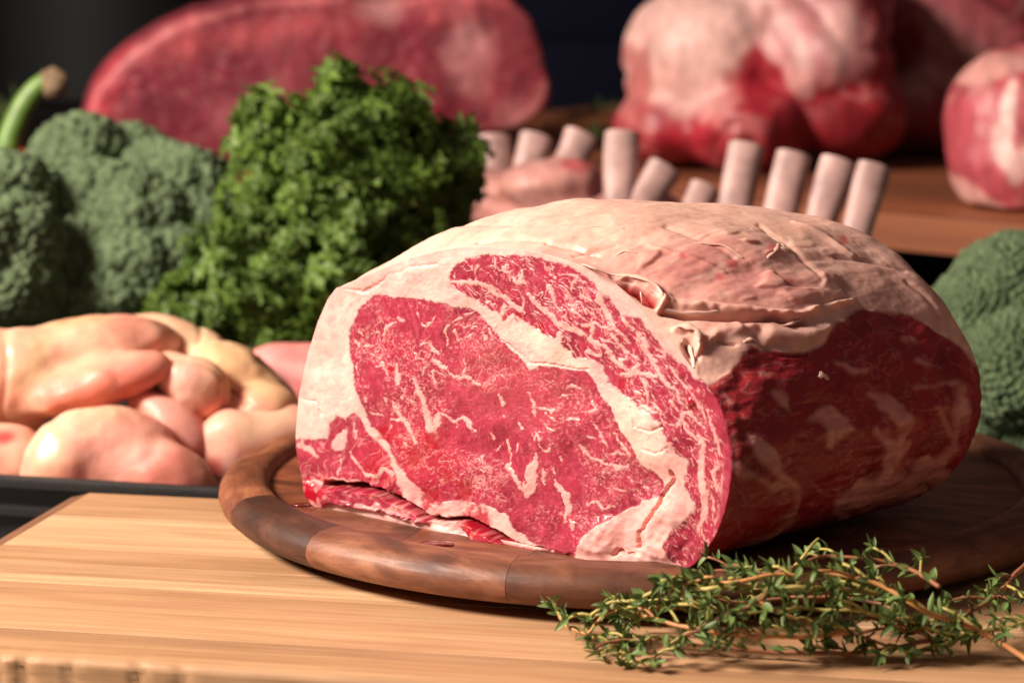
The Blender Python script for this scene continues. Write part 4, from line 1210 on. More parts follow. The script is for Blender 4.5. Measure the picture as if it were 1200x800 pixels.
meat_blob('lamb_leg', [L(835, 75, 1.86, 105, 105, 120, (0, 20, 0)), L(955, 62, 1.84, 88, 84, 110), L(780, 150, 1.84, 62, 42, 80, (0, 10, 0)), L(870, 150, 1.82, 80, 55, 90), L(985, 130, 1.84, 80, 60, 90), L(930, 0, 1.86, 110, 60, 120)], M_MEATB,
          'large raw joint with creamy fat on its left shoulder, behind the frenched rib bones', 'meat joint',
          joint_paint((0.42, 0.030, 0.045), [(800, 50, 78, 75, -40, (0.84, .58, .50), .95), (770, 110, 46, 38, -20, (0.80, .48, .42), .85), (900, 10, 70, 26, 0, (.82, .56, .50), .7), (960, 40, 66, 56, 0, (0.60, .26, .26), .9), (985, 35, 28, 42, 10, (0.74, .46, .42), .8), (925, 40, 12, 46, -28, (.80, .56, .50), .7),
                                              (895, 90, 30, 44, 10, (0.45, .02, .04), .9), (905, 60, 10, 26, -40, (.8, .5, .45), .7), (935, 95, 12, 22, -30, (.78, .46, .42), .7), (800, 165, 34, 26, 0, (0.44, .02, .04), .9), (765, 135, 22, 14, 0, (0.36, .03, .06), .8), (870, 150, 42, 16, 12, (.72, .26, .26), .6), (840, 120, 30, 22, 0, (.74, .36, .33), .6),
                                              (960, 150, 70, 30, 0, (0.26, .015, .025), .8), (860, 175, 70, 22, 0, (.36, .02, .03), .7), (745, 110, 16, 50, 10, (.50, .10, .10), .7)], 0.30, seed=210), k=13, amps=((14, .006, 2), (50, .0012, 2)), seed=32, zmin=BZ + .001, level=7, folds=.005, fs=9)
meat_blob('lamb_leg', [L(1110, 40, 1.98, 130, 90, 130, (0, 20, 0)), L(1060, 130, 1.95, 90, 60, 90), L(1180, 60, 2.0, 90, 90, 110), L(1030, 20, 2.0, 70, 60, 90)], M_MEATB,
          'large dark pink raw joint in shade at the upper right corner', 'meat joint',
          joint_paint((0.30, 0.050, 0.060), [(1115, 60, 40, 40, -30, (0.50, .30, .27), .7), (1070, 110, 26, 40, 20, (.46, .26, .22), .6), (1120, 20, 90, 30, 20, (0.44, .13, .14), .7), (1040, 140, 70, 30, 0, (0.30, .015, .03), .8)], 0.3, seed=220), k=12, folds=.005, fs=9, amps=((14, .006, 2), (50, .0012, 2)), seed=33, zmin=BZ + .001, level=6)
meat_blob('pork_loin', [L(1198, 150, 1.57, 90, 92, 90), L(1212, 200, 1.56, 88, 72, 80), L(1260, 150, 1.60, 100, 95, 100)], M_MEATB,
          'rounded pink raw loin with branching white fat at the right edge', 'meat joint',
          joint_paint((0.50, 0.090, 0.110), [(1170, 80, 60, 16, -10, (.78, .45, .38), .8), (1182, 130, 10, 46, 8, (.84, .58, .50), 1.), (1178, 180, 12, 36, -20, (.84, .58, .50), .9), (1200, 190, 10, 26, 25, (.84, .58, .50), .8), (1130, 225, 34, 14, 30, (.78, .44, .38), .9), (1165, 250, 60, 12, 30, (.80, .5, .42), .8),
                                              (1150, 110, 14, 22, 0, (.66, .30, .28), .5), (1140, 160, 26, 50, 0, (.52, .10, .13), .5)], 0.2, seed=230), k=8, amps=((18, .004, 3), (60, .001, 2)), seed=34, zmin=BZ + .001, level=6)

# ================================================================ frenched ribs
M_BONE = simple_mat('rib_bone_surface', (0.45, 0.285, 0.265), 0.5, nscale=55, namt=0.38, bdist=0.0010)
M_BONE.node_tree.nodes['Principled BSDF'].inputs['Subsurface Weight'].default_value = 0.15
M_BONE.node_tree.nodes['Principled BSDF'].inputs['Subsurface Radius'].default_value = (0.004, 0.002, 0.0015)
M_MARROW = simple_mat('bone_end', (0.66, 0.36, 0.30), 0.55, nscale=900, namt=0.3, bdist=0.0005)
def rib_bone(parent, origin, x0, y0, x1, y1, wpx, D, seed):
    a = at(x0, y0 + 7, D); b = at(x1, y1 + 5, D - 0.01)
    b = b + (b - a) * 0.55
    rad = wpx * 0.47 * D / FPX
    n, sd = 26, 22
    V = []
    d = (b - a) / np.linalg.norm(b - a)
    s1 = np.cross(d, [0, 1, 0]); s1 /= np.linalg.norm(s1)
    s2 = np.cross(s1, d)
    rg_ = np.random.default_rng(seed)
    ph = rg_.uniform(0, 6)
    for i in range(n):
        t = i / (n - 1)
        prof = 1.06 - 0.24 * t + 0.05 * math.sin(t * 5 + ph * 2) - 0.02 * math.sin(t * 9 + ph)
        if i == 0: prof *= 0.985
        c = a + (b - a) * t + s2 * 0.006 * math.sin(t * 2.4)
        for k in range(sd):
            q_ = 2 * math.pi * k / sd
            V.append(c + rad * prof * (math.cos(q_) * s1 + 0.62 * math.sin(q_) * s2))
    V = np.array(V) - origin
    F = [(i * sd + k, (i + 1) * sd + k, (i + 1) * sd + (k + 1) % sd, i * sd + (k + 1) % sd) for i in range(n - 1) for k in range(sd)]
    o = link('rib_bone', pydata('rib_bone', V, F, M_BONE), parent)
    top = V[:sd]; cc = top.mean(0)
    dv = -d
    Ve = np.concatenate([top, cc + (top - cc) * 0.86 + dv * 0.0004, [cc + dv * 0.0001]])
    Fe = [(k, (k + 1) % sd, sd + (k + 1) % sd, sd + k) for k in range(sd)] + [(sd + k, sd + (k + 1) % sd, 2 * sd) for k in range(sd)]
    link('cut_end', pydata('cut_end', Ve, Fe, M_MARROW), o)
    return o
def rack(label, bones, meat_lobes, paint, seed):
    org = at(bones[0][0], bones[0][1] + 120, bones[0][5]); org[2] = -0.0395
    root = thing('rib_rack', label, 'rib rack', tuple(org), 'frenched rib racks behind the roast')
    for i, b in enumerate(bones):
        rib_bone(root, org, *b, seed + i)
    m = meat_blob('rack_meat', meat_lobes, M_MEATB, None, None, paint, level=5, amps=((30, .003, 3),), seed=seed, parent=root)
    m.location = Vector(m.location) - Vector(org)
    return root
rack('right rib rack, four straight pale bones fanned in a row behind the roast top', [(875, 164, 864, 232, 47, 1.36), (931, 174, 912, 262, 46, 1.335), (984, 182, 958, 272, 44, 1.32), (1025, 187, 1001, 288, 40, 1.30)],
     [L(900, 345, 1.36, 60, 70, 60), L(960, 350, 1.36, 60, 65, 60), L(860, 380, 1.36, 70, 100, 70), L(900, 440, 1.34, 110, 70, 70)], joint_paint((0.42, .05, .07), [], .5, seed=240), 60)
rack('left rib rack, six stubbier bones at mixed angles with a lump of pink fat', [(577, 154, 578, 212, 46, 1.52), (629, 154, 617, 200, 42, 1.52), (682, 152, 664, 196, 44, 1.51), (729, 149, 726, 220, 42, 1.40), (779, 190, 752, 238, 44, 1.40), (826, 214, 814, 244, 38, 1.38)],
     [L(645, 214, 1.46, 62, 30, 50, (0, -6, 0)), L(575, 222, 1.50, 40, 26, 40), L(740, 250, 1.42, 60, 30, 40), L(600, 240, 1.50, 60, 36, 50), L(690, 280, 1.46, 90, 50, 60), L(780, 300, 1.44, 70, 50, 60), L(680, 420, 1.44, 120, 100, 70)],
     joint_paint((0.70, .36, .31), [(610, 225, 60, 16, 0, (0.66, .36, .28), .6), (680, 192, 20, 8, 0, (.66, .12, .13), .8), (570, 235, 30, 20, 0, (.34, .12, .08), .6)], .3, seed=250), 70)

# ================================================================ broccoli
def green_mat(name, c0, c1, c2, rough=0.55, trans=0.0, scale=60, sss=0.0, spec=0.4):
    m, nt, bs = new_mat(name)
    a = N(nt, 'ShaderNodeAttribute', attribute_name='col')
    tc = N(nt, 'ShaderNodeTexCoord')
    oi = N(nt, 'ShaderNodeObjectInfo')
    n = noise_n(nt, tc.outputs['Object'], scale, 3)
    r_ = ramp(nt, n.outputs[0], [(0.25, c0), (0.5, c1), (0.75, c2)])
    hs = N(nt, 'ShaderNodeHueSaturation')
    mr = N(nt, 'ShaderNodeMapRange'); mr.inputs['To Min'].default_value = 0.7; mr.inputs['To Max'].default_value = 1.3
    nt.links.new(oi.outputs['Random'], mr.inputs['Value'])
    nt.links.new(mr.outputs[0], hs.inputs['Value'])
    nt.links.new(r_.outputs[0], hs.inputs['Color'])
    nt.links.new(hs.outputs[0], bs.inputs['Base Color'])
    bs.inputs['Roughness'].default_value = rough
    bs.inputs['Specular IOR Level'].default_value = spec
    if trans:
        td = N(nt, 'ShaderNodeBsdfTranslucent')
        nt.links.new(hs.outputs[0], td.inputs['Color'])
        mx = N(nt, 'ShaderNodeMixShader'); mx.inputs[0].default_value = trans
        out = nt.nodes['Material Output']
        nt.links.new(bs.outputs[0], mx.inputs[1]); nt.links.new(td.outputs[0], mx.inputs[2])
        nt.links.new(mx.outputs[0], out.inputs['Surface'])
    return m
M_BROC = meat_mat('broccoli_buds', 0.0, (0.001, 0.001, 0.001), 0.70, 2200, 0.0005, 0.8)
M_BSTALK = simple_mat('broccoli_stalk', (0.22, 0.32, 0.10), 0.5, nscale=60, namt=0.2, bdist=0.0004)

def floret_mesh(seed, bud=900, dark=False, lumps=26, lump_h=0.10):
    D, F = ico(6 if bud < 1000 else 7)
    rg_ = np.random.default_rng(seed)
    def cells(n):
        k_ = np.arange(n) + 0.5
        ph = np.arccos(1 - 2 * k_ / n); t = np.pi * (1 + 5 ** 0.5) * k_
        P = np.stack([np.cos(t) * np.sin(ph), np.sin(t) * np.sin(ph), np.cos(ph)], 1) + rg_.normal(0, 0.35 / math.sqrt(n), (n, 3))
        P /= np.linalg.norm(P, axis=1, keepdims=True)
        best = np.full(len(D), -1.0); idx = np.zeros(len(D), int)
        for i in range(0, len(D), 4096):
            dt = D[i:i + 4096] @ P.T
            idx[i:i + 4096] = dt.argmax(1); best[i:i + 4096] = dt.max(1)
        ang = np.arccos(np.clip(best, -1, 1)) / (2.0 / math.sqrt(n))
        return np.sqrt(np.clip(1 - ang ** 2, 0, 1)), idx
    h1, i1 = cells(lumps)
    h2, i2 = cells(bud)
    h3, i3 = cells(bud // 4)
    r_ = 0.84 + lump_h * h1 + 0.080 * h3 + 0.050 * h2 + 0.04 * fbm(D * 2.5, 2, seed)
    V = D * r_[:, None]
    V[:, 2] = np.where(V[:, 2] < -0.25, -0.25 + (V[:, 2] + 0.25) * 0.5, V[:, 2])
    tone = rg_.uniform(0.6, 1.35, bud)[i2] * rg_.uniform(0.85, 1.15, lumps)[i1]
    base = np.array([0.185, 0.270, 0.145])
    col = base * tone[:, None]
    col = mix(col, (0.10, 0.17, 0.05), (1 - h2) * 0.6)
    if dark: col = col * np.array([0.85, 0.9, 0.95])
    return mesh_np('floret', V, F, M_BROC, True, np.clip(col, 0, 1), np.full(len(V), 0.2))
FL = [floret_mesh(s) for s in (1, 2, 3)]
FLF = [floret_mesh(s, 2600, lumps=60, lump_h=0.05) for s in (4, 5)]

def broccoli(label, foot_px, florets, meshes, seed=0, tintc=(1, 1, 1)):
    base = at(*foot_px); base[2] = -0.0395
    root = thing('broccoli', label, 'broccoli', tuple(base))
    rg_ = random.Random(seed)
    cen = np.mean([at(f[0], f[1], f[2]) for f in florets], axis=0)
    tp = np.array([base[0] * .4 + cen[0] * .6, base[1] * .4 + cen[1] * .6, cen[2]])
    V, F = tube_np(np.array([base + [0, 0, 0.002], (base + tp) / 2, tp]) - base, [0.016, 0.018, 0.022], 14)
    link('stalk', pydata('stalk', V, F, M_BSTALK), root)
    for i, (x, y, D, rpx) in enumerate(florets):
        c = at(x, y, D)
        r_ = rpx * 1.16 * D / FPX
        o = link('floret', meshes[i % len(meshes)], root)
        o.location = Vector(c - base)
        dirv = Vector(c - tp) + Vector((0, -0.02, 0.03))
        o.rotation_mode = 'QUATERNION'
        o.rotation_quaternion = dirv.to_track_quat('Z', 'Y') @ Euler((0, 0, rg_.uniform(0, 6))).to_quaternion()
        o.scale = (r_, r_, r_)
        V, F = tube_np(np.array([tp * 0.75 + base * .25, (c + tp) / 2, c]) - base, [0.008, 0.008, 0.010], 8)
        link('branch', pydata('branch', V, F, M_BSTALK), root)
    return root
broccoli('broad grey green broccoli head with rounded florets beside the parsley', (150, 400, 1.38),
         [(95, 192, 1.42, 52), (155, 190, 1.44, 40), (188, 222, 1.40, 52), (222, 225, 1.38, 46), (165, 262, 1.36, 56), (235, 265, 1.37, 44), (118, 250, 1.37, 56), (95, 305, 1.35, 52), (150, 325, 1.34, 56), (205, 315, 1.355, 54),
          (70, 235, 1.42, 50), (110, 365, 1.34, 48), (175, 375, 1.36, 48), (60, 275, 1.39, 50), (225, 350, 1.38, 40)], FL, 3)
broccoli('darker broccoli head cut by the left edge of the picture', (0, 410, 1.31),
         [(8, 232, 1.34, 50), (-45, 225, 1.36, 50), (22, 282, 1.31, 48), (-30, 290, 1.30, 56), (12, 335, 1.30, 46), (40, 345, 1.32, 36), (-25, 360, 1.30, 50), (22, 375, 1.31, 36)], FL, 4)
broccoli('smooth tight broccoli head right of the roast', (1190, 500, 1.27),
         [(1192, 352, 1.27, 74), (1150, 372, 1.26, 58), (1140, 425, 1.25, 50), (1190, 432, 1.24, 66), (1165, 478, 1.26, 42), (1215, 480, 1.25, 48), (1245, 380, 1.27, 80)], FLF, 5)

# ================================================================ parsley
M_PARS = green_mat('parsley_leaf', (0.070, 0.135, 0.020), (0.140, 0.245, 0.038), (0.29, 0.41, 0.090), 0.50, 0.42, 90)
M_STEM = simple_mat('green_stem', (0.10, 0.20, 0.04), 0.45, nscale=80, namt=0.2)
def parsley_leaf(seed):
    rg_ = np.random.default_rng(seed)
    V = [(0, 0, 0)]
    F = []
    for lb, (a0, ln) in enumerate(((-80, .55), (-40, .85), (0, 1.0), (40, .85), (80, .55))):
        n = 9
        axis = np.array([math.sin(R(a0)), math.cos(R(a0))]); side = np.array([axis[1], -axis[0]])
        mid_i = []
        st = len(V)
        for i in range(n):
            t = i / (n - 1)
            wdt = 0.25 * math.sin(math.pi * min(1, t * 0.92 + 0.06)) ** 0.7 * (1.15 - 0.4 * t) * (1.15 if i % 2 else 0.55) * (0 if i == n - 1 else 1)
            c = axis * (0.10 + t * 0.9) * ln
            zc = 0.10 * math.sin(t * 3 + lb) - 0.28 * t * t
            for sgn in (-1, 0, 1):
                p = c + side * wdt * sgn * ln + axis * (0.05 * abs(sgn) if i % 2 else 0)
                V.append((p[0], p[1], zc + abs(sgn) * 0.10 * math.sin(i * 1.9 + seed + sgn) + 0.06 * abs(sgn)))
        for i in range(n - 1):
            a = st + i * 3
            F += [(a, a + 1, a + 4, a + 3), (a + 1, a + 2, a + 5, a + 4)]
        F += [(0, st + 2, st + 1), (0, st + 1, st)]
    return np.array(V), F
PL = [parsley_leaf(s) for s in range(4)]
PM = [pydata('leaf', V, F, M_PARS) for V, F in PL]
pbase = at(390, 400, 1.34); pbase[2] = -0.0395
pars = thing('parsley', 'bushy bunch of curly green parsley standing between broccoli and roast', 'parsley bunch', tuple(pbase))
rg = np.random.default_rng(5)
ELL = [((398, 112, 1.33), (20, 34, 20), .025), ((300, 138, 1.33), (22, 26, 20), .02), ((545, 185, 1.35), (22, 40, 26), .03), ((470, 120, 1.34), (24, 26, 24), .02), ((215, 352, 1.30), (34, 26, 26), .02), ((240, 310, 1.31), (26, 40, 26), .02), ((405, 190, 1.33), (112, 75, 90), .26), ((440, 150, 1.34), (60, 52, 60), .10), ((320, 175, 1.34), (46, 50, 50), .07), ((390, 270, 1.31), (120, 85, 90), .24), ((320, 340, 1.30), (105, 62, 70), .17), ((525, 210, 1.36), (34, 62, 50), .07), ((235, 372, 1.31), (60, 26, 40), .03), ((400, 330, 1.33), (95, 80, 70), .06)]
def rand_leaf(shell):
    e = ELL[rg.choice(len(ELL), p=np.array([x[2] for x in ELL]) / sum(x[2] for x in ELL))]
    d = rg.normal(size=3); d /= np.linalg.norm(d)
    if shell and d[1] > 0.3: d[1] *= -1
    r_ = rg.uniform(0.70, 1.0) * rg.choice([1, 1, 1, 1.15, 1.32]) if shell else rg.uniform(0.25, 0.88)
    k_ = e[0][2] / FPX
    c = at(*e[0]) + d * r_ * np.array([e[1][0], e[1][2], e[1][1]]) * k_
    return c, d
def leaf_rot(d):
    q_ = Vector((d[0] + rg.normal() * .5, d[1] - .25 + rg.normal() * .5, d[2] + .5 + rg.normal() * .5)).to_track_quat('Z', 'Y')
    return q_ @ Euler((rg.normal() * .3, rg.normal() * .3, rg.uniform(0, 6.28))).to_quaternion()
for i in range(298):
    c, d = rand_leaf(True)
    o = link('leaf', PM[i % 4], pars)
    o.location = Vector(c - pbase)
    o.rotation_mode = 'QUATERNION'; o.rotation_quaternion = leaf_rot(d)
    s_ = rg.uniform(0.013, 0.021); o.scale = (s_, s_, s_)
VV, FF, n0 = [], [], 0
for i in range(1500):
    c, d = rand_leaf(rg.random() < .55)
    M_ = np.array(leaf_rot(d).to_matrix())
    V, F = PL[i % 4]
    VV.append((V * rg.uniform(.008, .0145)) @ M_.T + c - pbase)
    FF += [tuple(j + n0 for j in f) for f in F]
    n0 += len(V)
o = link('foliage', pydata('foliage', np.concatenate(VV), FF, M_PARS), pars)
o['kind'] = 'stuff'
for i in range(16):
    c, d = rand_leaf(False)
    b_ = pbase + [rg.normal() * .008, rg.normal() * .006, 0.003]
    m_ = (b_ + c) / 2 + rg.normal(size=3) * .006
    V, F = tube_np(spline([b_ - pbase, m_ - pbase, c - pbase], 8), 0.0013, 6)
    link('stem', pydata('stem', V, F, M_STEM), pars)

# ================================================================ red pepper with a green stem, pot, dark crate, herbs
M_PEP = simple_mat('red_pepper_skin', (0.42, 0.025, 0.012), 0.25)
M_PSTEM = simple_mat('pepper_stem', (0.13, 0.24, 0.045), 0.45, nscale=90, namt=0.25, bdist=0.0006)
M_PCUT = simple_mat('pepper_stem_end', (0.20, 0.13, 0.07), 0.7, nscale=300, namt=0.4)
pc = at(30, 262, 1.52)
pep = thing('red_pepper', 'red pepper with a thick curved green stem rising behind the left broccoli', 'pepper', (float(pc[0]), float(pc[1]), -0.0395))
V, F, D_ = blob_np([((0.018 * math.cos(t), 0.018 * math.sin(t), 0), (0.020, 0.020, 0.046), (0, 0, 0)) for t in (0.3, 1.9, 3.4, 4.9)], 5, 8)
V = V + pc; V[:, 2] = np.maximum(V[:, 2], -0.0395)
link('pepper_body', mesh_np('pepper_body', V - np.array(pep.location), F, M_PEP), pep)
path = [at(2, 235, 1.50), at(4, 200, 1.50), at(11, 165, 1.50), at(22, 135, 1.50), at(36, 112, 1.50), at(50, 99, 1.50), at(58, 95, 1.50)]
V, F = tube_np(spline(path, 26) - np.array(pep.location), np.linspace(.0085, .0060, 26), 14)
stm = link('stem', pydata('stem', V, F, M_PSTEM), pep)
V, F, D_ = blob_np([(at(63, 98, 1.50), (.0085, .0085, .0095), (0, 0, 0)), (at(59, 94, 1.50), (.006, .006, .006), (0, 0, 0))], 4, 6)
V = displace(V, F, ((200, .0012, 2),), 3)
link('stem_end', mesh_np('stem_end', V - np.array(pep.location), F, M_PCUT), stm)

def lathe(name, prof, mat, parent, n=48):
    V = [(r_ * math.cos(2 * math.pi * k / n), r_ * math.sin(2 * math.pi * k / n), z) for r_, z in prof for k in range(n)]
    F = [(i * n + k, i * n + (k + 1) % n, (i + 1) * n + (k + 1) % n, (i + 1) * n + k) for i in range(len(prof) - 1) for k in range(n)]
    me = pydata(name, V, F, mat); me.set_sharp_from_angle(angle=R(40))
    return link(name, me, parent)
M_POT = simple_mat('dark_pot_metal', (0.007, 0.008, 0.009), 0.7, 0.0, spec=0.2)
pp = on_z(135, 118, BZ)
pot = thing('cooking_pot', 'dark grey metal pot in the shadow behind the beef at the upper left', 'pot', (float(pp[0]), float(pp[1]), BZ + .0005))
lathe('pot_body', [(0.001, 0), (0.105, 0), (0.115, 0.006), (0.118, 0.16), (0.122, 0.163), (0.118, 0.165), (0.114, 0.16), (0.112, 0.01), (0.001, 0.008)], M_POT, pot)
V, F = tube_np(spline([(-0.118, 0, .13), (-0.150, 0.01, .135), (-0.150, 0.05, .135), (-0.108, 0.05, .13)], 16), .005, 8)
link('handle', pydata('handle', V, F, M_POT), pot)
M_CRATE = simple_mat('blue_crate_plastic', (0.004, 0.005, 0.016), 0.8, spec=0.1)
cp = on_z(690, 92, BZ)
cr = thing('blue_crate', 'dim dark blue crate deep in the background between the joints', 'crate', (float(cp[0]), float(cp[1] + .25), -0.04 + .0005))
for i, (z0, z1) in enumerate(((0, .14), (.142, .22), (.222, .30))):
    link('side_panel', box_mesh('side_panel', -.09, .09, 0, .012, z0, z1, M_CRATE, .003), cr)
for xx in (-.10, .09):
    link('corner_post', box_mesh('corner_post', xx, xx + .012, -.002, .20, 0, .30, M_CRATE, .002), cr)
link('back_panel', box_mesh('back_panel', -.09, .09, .19, .20, 0, .30, M_CRATE, .002), cr)

M_NEED = green_mat('herb_needle', (0.04, 0.07, 0.02), (0.07, 0.11, 0.03), (0.12, 0.15, 0.05), .5, .1)
def needle_sprig(label, pts, nl, seed):
    P = spline(pts, 24)
    org = P[0].copy()
    root = thing('rosemary_sprig', label, 'rosemary', tuple(org), 'rosemary sprigs lying on the back board')
    V, F = tube_np(P - org, .0011, 6)
    link('stem', pydata('stem', V, F, M_STEM), root)
    rg_ = np.random.default_rng(seed)
    nv = np.array([(0, 0, 0), (.06, .5, .01), (0, 1, 0), (-.06, .5, .01), (0, .5, .05)])
    nf = [(0, 1, 4), (1, 2, 4), (2, 3, 4), (3, 0, 4)]
    me = pydata('leaf', nv, nf, M_NEED)
    for i in range(nl):
        t = rg_.uniform(0, 23); k_ = int(t)
        o = link('leaf', me, root)
        o.location = Vector(P[k_] - org)
        dr = Vector(rg_.normal(size=3)) + Vector(P[min(k_ + 1, 23)] - P[max(k_ - 1, 0)]).normalized()
        dr.z = abs(dr.z) * .6
        o.rotation_mode = 'QUATERNION'; o.rotation_quaternion = dr.to_track_quat('Y', 'Z')
        s_ = rg_.uniform(.014, .022); o.scale = (s_, s_, s_)
needle_sprig('rosemary sprig behind the rib bones right of the beef slab', [on_z(640, 150, BZ + .012), on_z(680, 138, BZ + .02), on_z(715, 128, BZ + .012)], 70, 1)
needle_sprig('rosemary sprig leaning up against the dark in the gap beside the big joint', [on_z(668, 168, BZ + .006), on_z(700, 160, BZ + .012), on_z(735, 158, BZ + .006)], 60, 2)
needle_sprig('rosemary sprig at the far upper left corner beside the pot', [on_z(-20, 160, BZ + .03), on_z(10, 132, BZ + .05), on_z(30, 118, BZ + .04)], 70, 3)

# ================================================================ thyme
M_THY = green_mat('thyme_leaf', (0.085, 0.140, 0.035), (0.130, 0.205, 0.055), (0.21, 0.285, 0.105), 0.45, 0.18, 500)
def twig_mat(name, c0, c1):
    m, nt, bs = new_mat(name)
    tc = N(nt, 'ShaderNodeTexCoord')
    n = noise_n(nt, tc.outputs['Object'], 160, 4)
    r_ = ramp(nt, n.outputs[0], [(0.3, c0), (0.7, c1)])
    nt.links.new(r_.outputs[0], bs.inputs['Base Color'])
    bs.inputs['Roughness'].default_value = 0.55
    bump(nt, n.outputs[0], 0.6, 0.0004, bs)
    return m
M_TW1 = twig_mat('thyme_twig_orange', (0.42, 0.17, 0.06), (0.60, 0.30, 0.10))
M_TW2 = twig_mat('thyme_twig_yellow', (0.30, 0.26, 0.06), (0.50, 0.40, 0.12))
M_TW3 = twig_mat('thyme_twig_brown', (0.20, 0.075, 0.035), (0.34, 0.13, 0.06))
def thyme_leaf(bend, wd):
    V, F = [], []
    n = 6
    for i in range(n):
        t = i / (n - 1)
        w_ = wd * (math.sin(math.pi * (0.06 + 0.94 * t) ** 0.85) ** 0.8 if i < n - 1 else 0.02)
        y = t; z = bend * t * t
        V += [(-w_, y, z + 0.09 * w_ / wd), (0, y, z - 0.02), (w_, y, z + 0.09 * w_ / wd)]
    for i in range(n - 1):
        a = i * 3
        F += [(a, a + 1, a + 4, a + 3), (a + 1, a + 2, a + 5, a + 4)]
    return V, F
TLM = [pydata('leaf', *thyme_leaf(b_, w_), M_THY) for b_, w_ in ((0.25, .20), (-0.2, .17), (0.05, .23), (0.45, .16), (-.4, .19))]
GT = 'thyme sprigs in the pile before the tray'
def thyme(label, pts, rad, mat, seed, step=0.0052, size=1.0, bare=0.0, sides=True):
    """pts: (px, py, height above the board)"""
    rg_ = np.random.default_rng(seed)
    ctrl = np.array([on_z(x, y, z) for x, y, z in pts])
    P = spline(ctrl, 14 * len(ctrl))
    P = P + 0.0007 * np.stack([vnoise(P * 120 + 7 * k + seed, 3 + k) for k in range(3)], 1)
    org = P[0].copy(); org[2] = max(0.0005, P[:, 2].min() - rad)
    root = thing('thyme_sprig', label, 'thyme sprig', tuple(org), GT)
    V, F = tube_np(P - org, np.linspace(rad * .85, rad * 0.5, len(P)), 8)
    link('stem', pydata('stem', V, F, mat), root)
    s = np.concatenate([[0], np.cumsum(np.linalg.norm(np.diff(P, axis=0), axis=1))])
    nl = 0
    def leafs(p, T, n, spread, sz):
        nonlocal nl
        ph = rg_.uniform(0, 6.28)
        T = Vector(T).normalized()
        a = T.orthogonal().normalized(); b = T.cross(a)
        for k in range(n):
            t = ph + k * (math.pi if n <= 2 else 2.4) + rg_.normal() * .25
            d = (a * math.cos(t) + b * math.sin(t)) * spread + T * rg_.uniform(.25, .9)
            if p[2] < 0.004 and d.z < 0: d.z *= -0.4
            o = link('leaf', TLM[int(rg_.integers(5))], root)
            o.location = Vector(p - org)
            o.rotation_mode = 'QUATERNION'
            o.rotation_quaternion = d.to_track_quat('Y', 'Z') @ Euler((0, rg_.normal() * .7, 0)).to_quaternion()
            q_ = sz * rg_.uniform(.75, 1.2); o.scale = (q_, q_, q_)
            nl += 1
    t = rg_.uniform(.001, .004) + bare * s[-1]
    while t < s[-1] and nl < 200:
        i = min(int(np.searchsorted(s, t)), len(P) - 2)
        T = P[min(i + 1, len(P) - 1)] - P[max(i - 1, 0)]
        fr_ = t / s[-1]
        leafs(P[i], T, int(rg_.integers(2, 5)), .8, 0.0050 * size * (1.1 - .2 * fr_))
        if sides and rg_.random() < 0.62:                            # a short leafy side shoot
            d = rg_.normal(size=3); d -= d @ T * T / (T @ T); d /= np.linalg.norm(d)
            d[2] = abs(d[2]) * .35; d[1] *= .8
            ln = rg_.uniform(.005, .015) * size
            Tn = T / np.linalg.norm(T)
            E_ = P[i] + (d * .8 + Tn * .7) * ln
            E_[2] = max(E_[2], 0.002)
            pp_ = spline([P[i], (P[i] + E_) / 2 + [0, 0, .001], E_], 6)
            V, F = tube_np(pp_ - org, rad * .5, 5)
            link('side_shoot', pydata('side_shoot', V, F, M_TW2 if rg_.random() < .6 else mat), root)
            leafs(pp_[3], pp_[4] - pp_[2], 2, .8, .0042 * size)
            leafs(E_, pp_[5] - pp_[4], 6, .6, .0049 * size)
        t += step * rg_.uniform(.7, 1.4)
    if sides: leafs(P[-1], P[-1] - P[-2], 4, .6, .0045 * size)
    return root
thyme('long orange stemmed thyme sprig arching along the top of the pile to the lower right', [(1205, 772, .004), (1152, 742, .010), (1094, 718, .018), (1065, 704, .022), (1026, 682, .027), (973, 672, .029), (910, 673, .029), (862, 681, .027), (815, 682, .025), (785, 690, .024)], .00115, M_TW1, 1, bare=.12)
thyme('yellow stemmed thyme sprig running level just under the orange arch', [(1030, 694, .022), (953, 691, .024), (887, 687, .025), (837, 690, .024), (799, 686, .023), (775, 690, .022), (745, 702, .018), (712, 707, .015), (690, 722, .010)], .0011, M_TW2, 2)
thyme('thyme sprig with a bare twig leaving the right edge of the picture upwards', [(1215, 650, .020), (1190, 672, .017), (1171, 692, .014), (1142, 716, .012), (1118, 730, .010), (1080, 738, .010), (1040, 736, .012), (1000, 744, .010)], .0011, M_TW3, 3, bare=.18)
thyme('dark backmost thyme sprig resting against the tray rim', [(1100, 686, .026), (1084, 676, .027), (1055, 662, .028), (1007, 653, .030), (965, 652, .030), (930, 664, .028), (895, 672, .025), (850, 668, .024), (820, 674, .022)], .0009, M_TW3, 4, size=.95)
thyme('thyme sprig curling left below the yellow one with its orange stem showing', [(1010, 742, .010), (910, 745, .011), (860, 742, .012), (820, 738, .013), (780, 728, .013), (745, 718, .013), (717, 716, .012), (700, 730, .008), (688, 742, .005), (668, 734, .006), (658, 722, .008), (651, 706, .012)], .0010, M_TW1, 5)
thyme('lowest thyme sprig lying on the cutting board nearest the viewer', [(1150, 742, .008), (1079, 752, .006), (1031, 760, .004), (958, 766, .003), (886, 762, .003), (813, 755, .004), (770, 748, .006), (741, 748, .005), (712, 752, .004), (697, 762, .002)], .0010, M_TW3, 6)
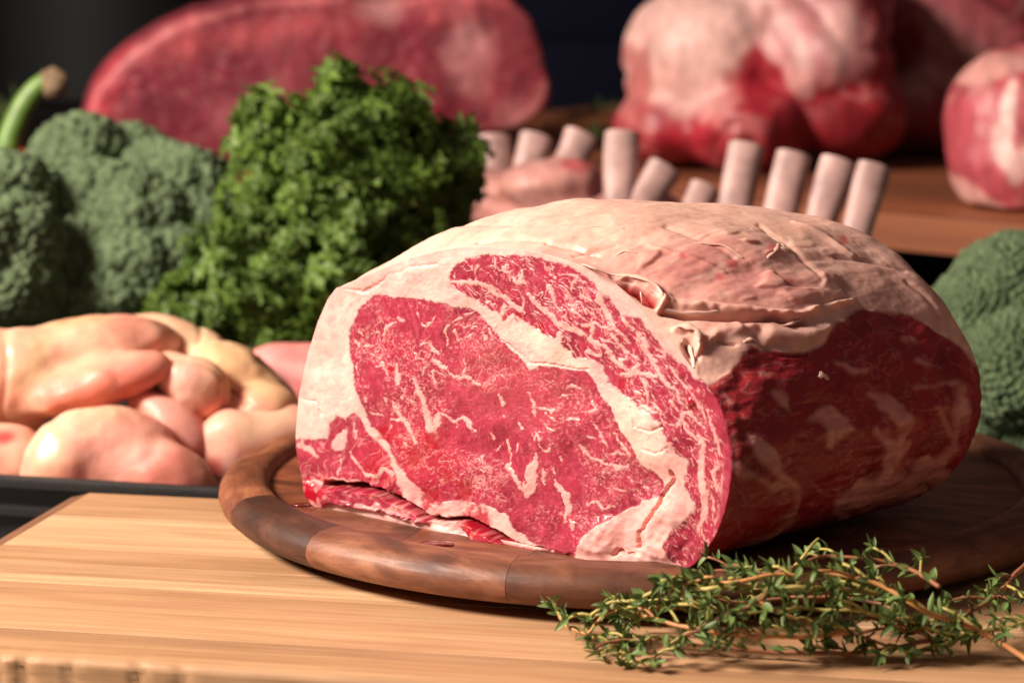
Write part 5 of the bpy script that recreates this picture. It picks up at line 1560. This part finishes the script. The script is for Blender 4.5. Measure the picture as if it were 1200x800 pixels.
thyme('green thyme sprig leading to the right edge on top of the bare twig', [(1215, 728, .010), (1170, 736, .010), (1120, 742, .009), (1060, 726, .014), (1010, 716, .018), (960, 712, .018), (900, 714, .017), (850, 722, .014)], .0010, M_TW2, 7)
thyme('short thyme sprig crossing slantwise from the pile front to its middle', [(760, 775, .002), (790, 752, .008), (840, 728, .016), (880, 708, .022), (905, 694, .026)], .0008, M_TW3, 8)
thyme('short thyme sprig pointing to the lower right of the heap over the board', [(880, 700, .022), (930, 722, .016), (990, 740, .010), (1040, 756, .005), (1085, 762, .003)], .0008, M_TW1, 9)
thyme('thyme sprig tucked under the left end of the pile and the orange stem', [(860, 720, .012), (820, 712, .012), (785, 706, .010), (760, 714, .008), (735, 728, .006), (726, 752, .003), (731, 778, .001)], .0008, M_TW2, 10)
thyme('thyme sprig buried in the dark centre of the pile against the tray', [(1060, 716, .014), (1000, 700, .014), (940, 700, .013), (880, 706, .010), (830, 700, .012)], .0008, M_TW3, 11)
thyme('bare broken thyme twig poking up above the pile', [(925, 668, .026), (940, 652, .031), (960, 630, .036)], .0008, M_TW2, 12, sides=False, bare=.95)

# ================================================================ drops of juice by the meat
M_JUICE, _nt, _b = new_mat('meat_juice_film')
_b.inputs['Base Color'].default_value = (0.30, 0.045, 0.035, 1)
_b.inputs['Roughness'].default_value = 0.08
_b.inputs['Transmission Weight'].default_value = 0.6
for lab, x, y, rx, ry, zz in (('small shiny pool of meat juice on the tray under the ragged flap', 508, 638, .007, .004, 0.0156), ('tiny wet drop of juice on the tray left of the roast corner', 352, 592, .004, .0025, 0.0156), ('wet smear of juice on the front of the tray rim top', 452, 634, .005, .003, 0.0157)):
    p = on_z(x, y, zz)
    if np.hypot(p[0] - TC[0], p[1] - TC[1]) > 0.149: p[2] = 0.0198
    V, F = ico(3)
    V = V * [rx, ry, 0.0007]
    V = V + np.stack([V[:, 1] * 0.3 * np.sin(V[:, 0] * 900), V[:, 0] * 0.2 * np.sin(V[:, 1] * 1300), 0 * V[:, 0]], 1)
    o = link('meat_juice', mesh_np('meat_juice', V, F, M_JUICE))
    o.location = p + np.array([0, 0, 0.0003])
    tag(o, lab, 'juice', 'juice drops on the walnut tray')
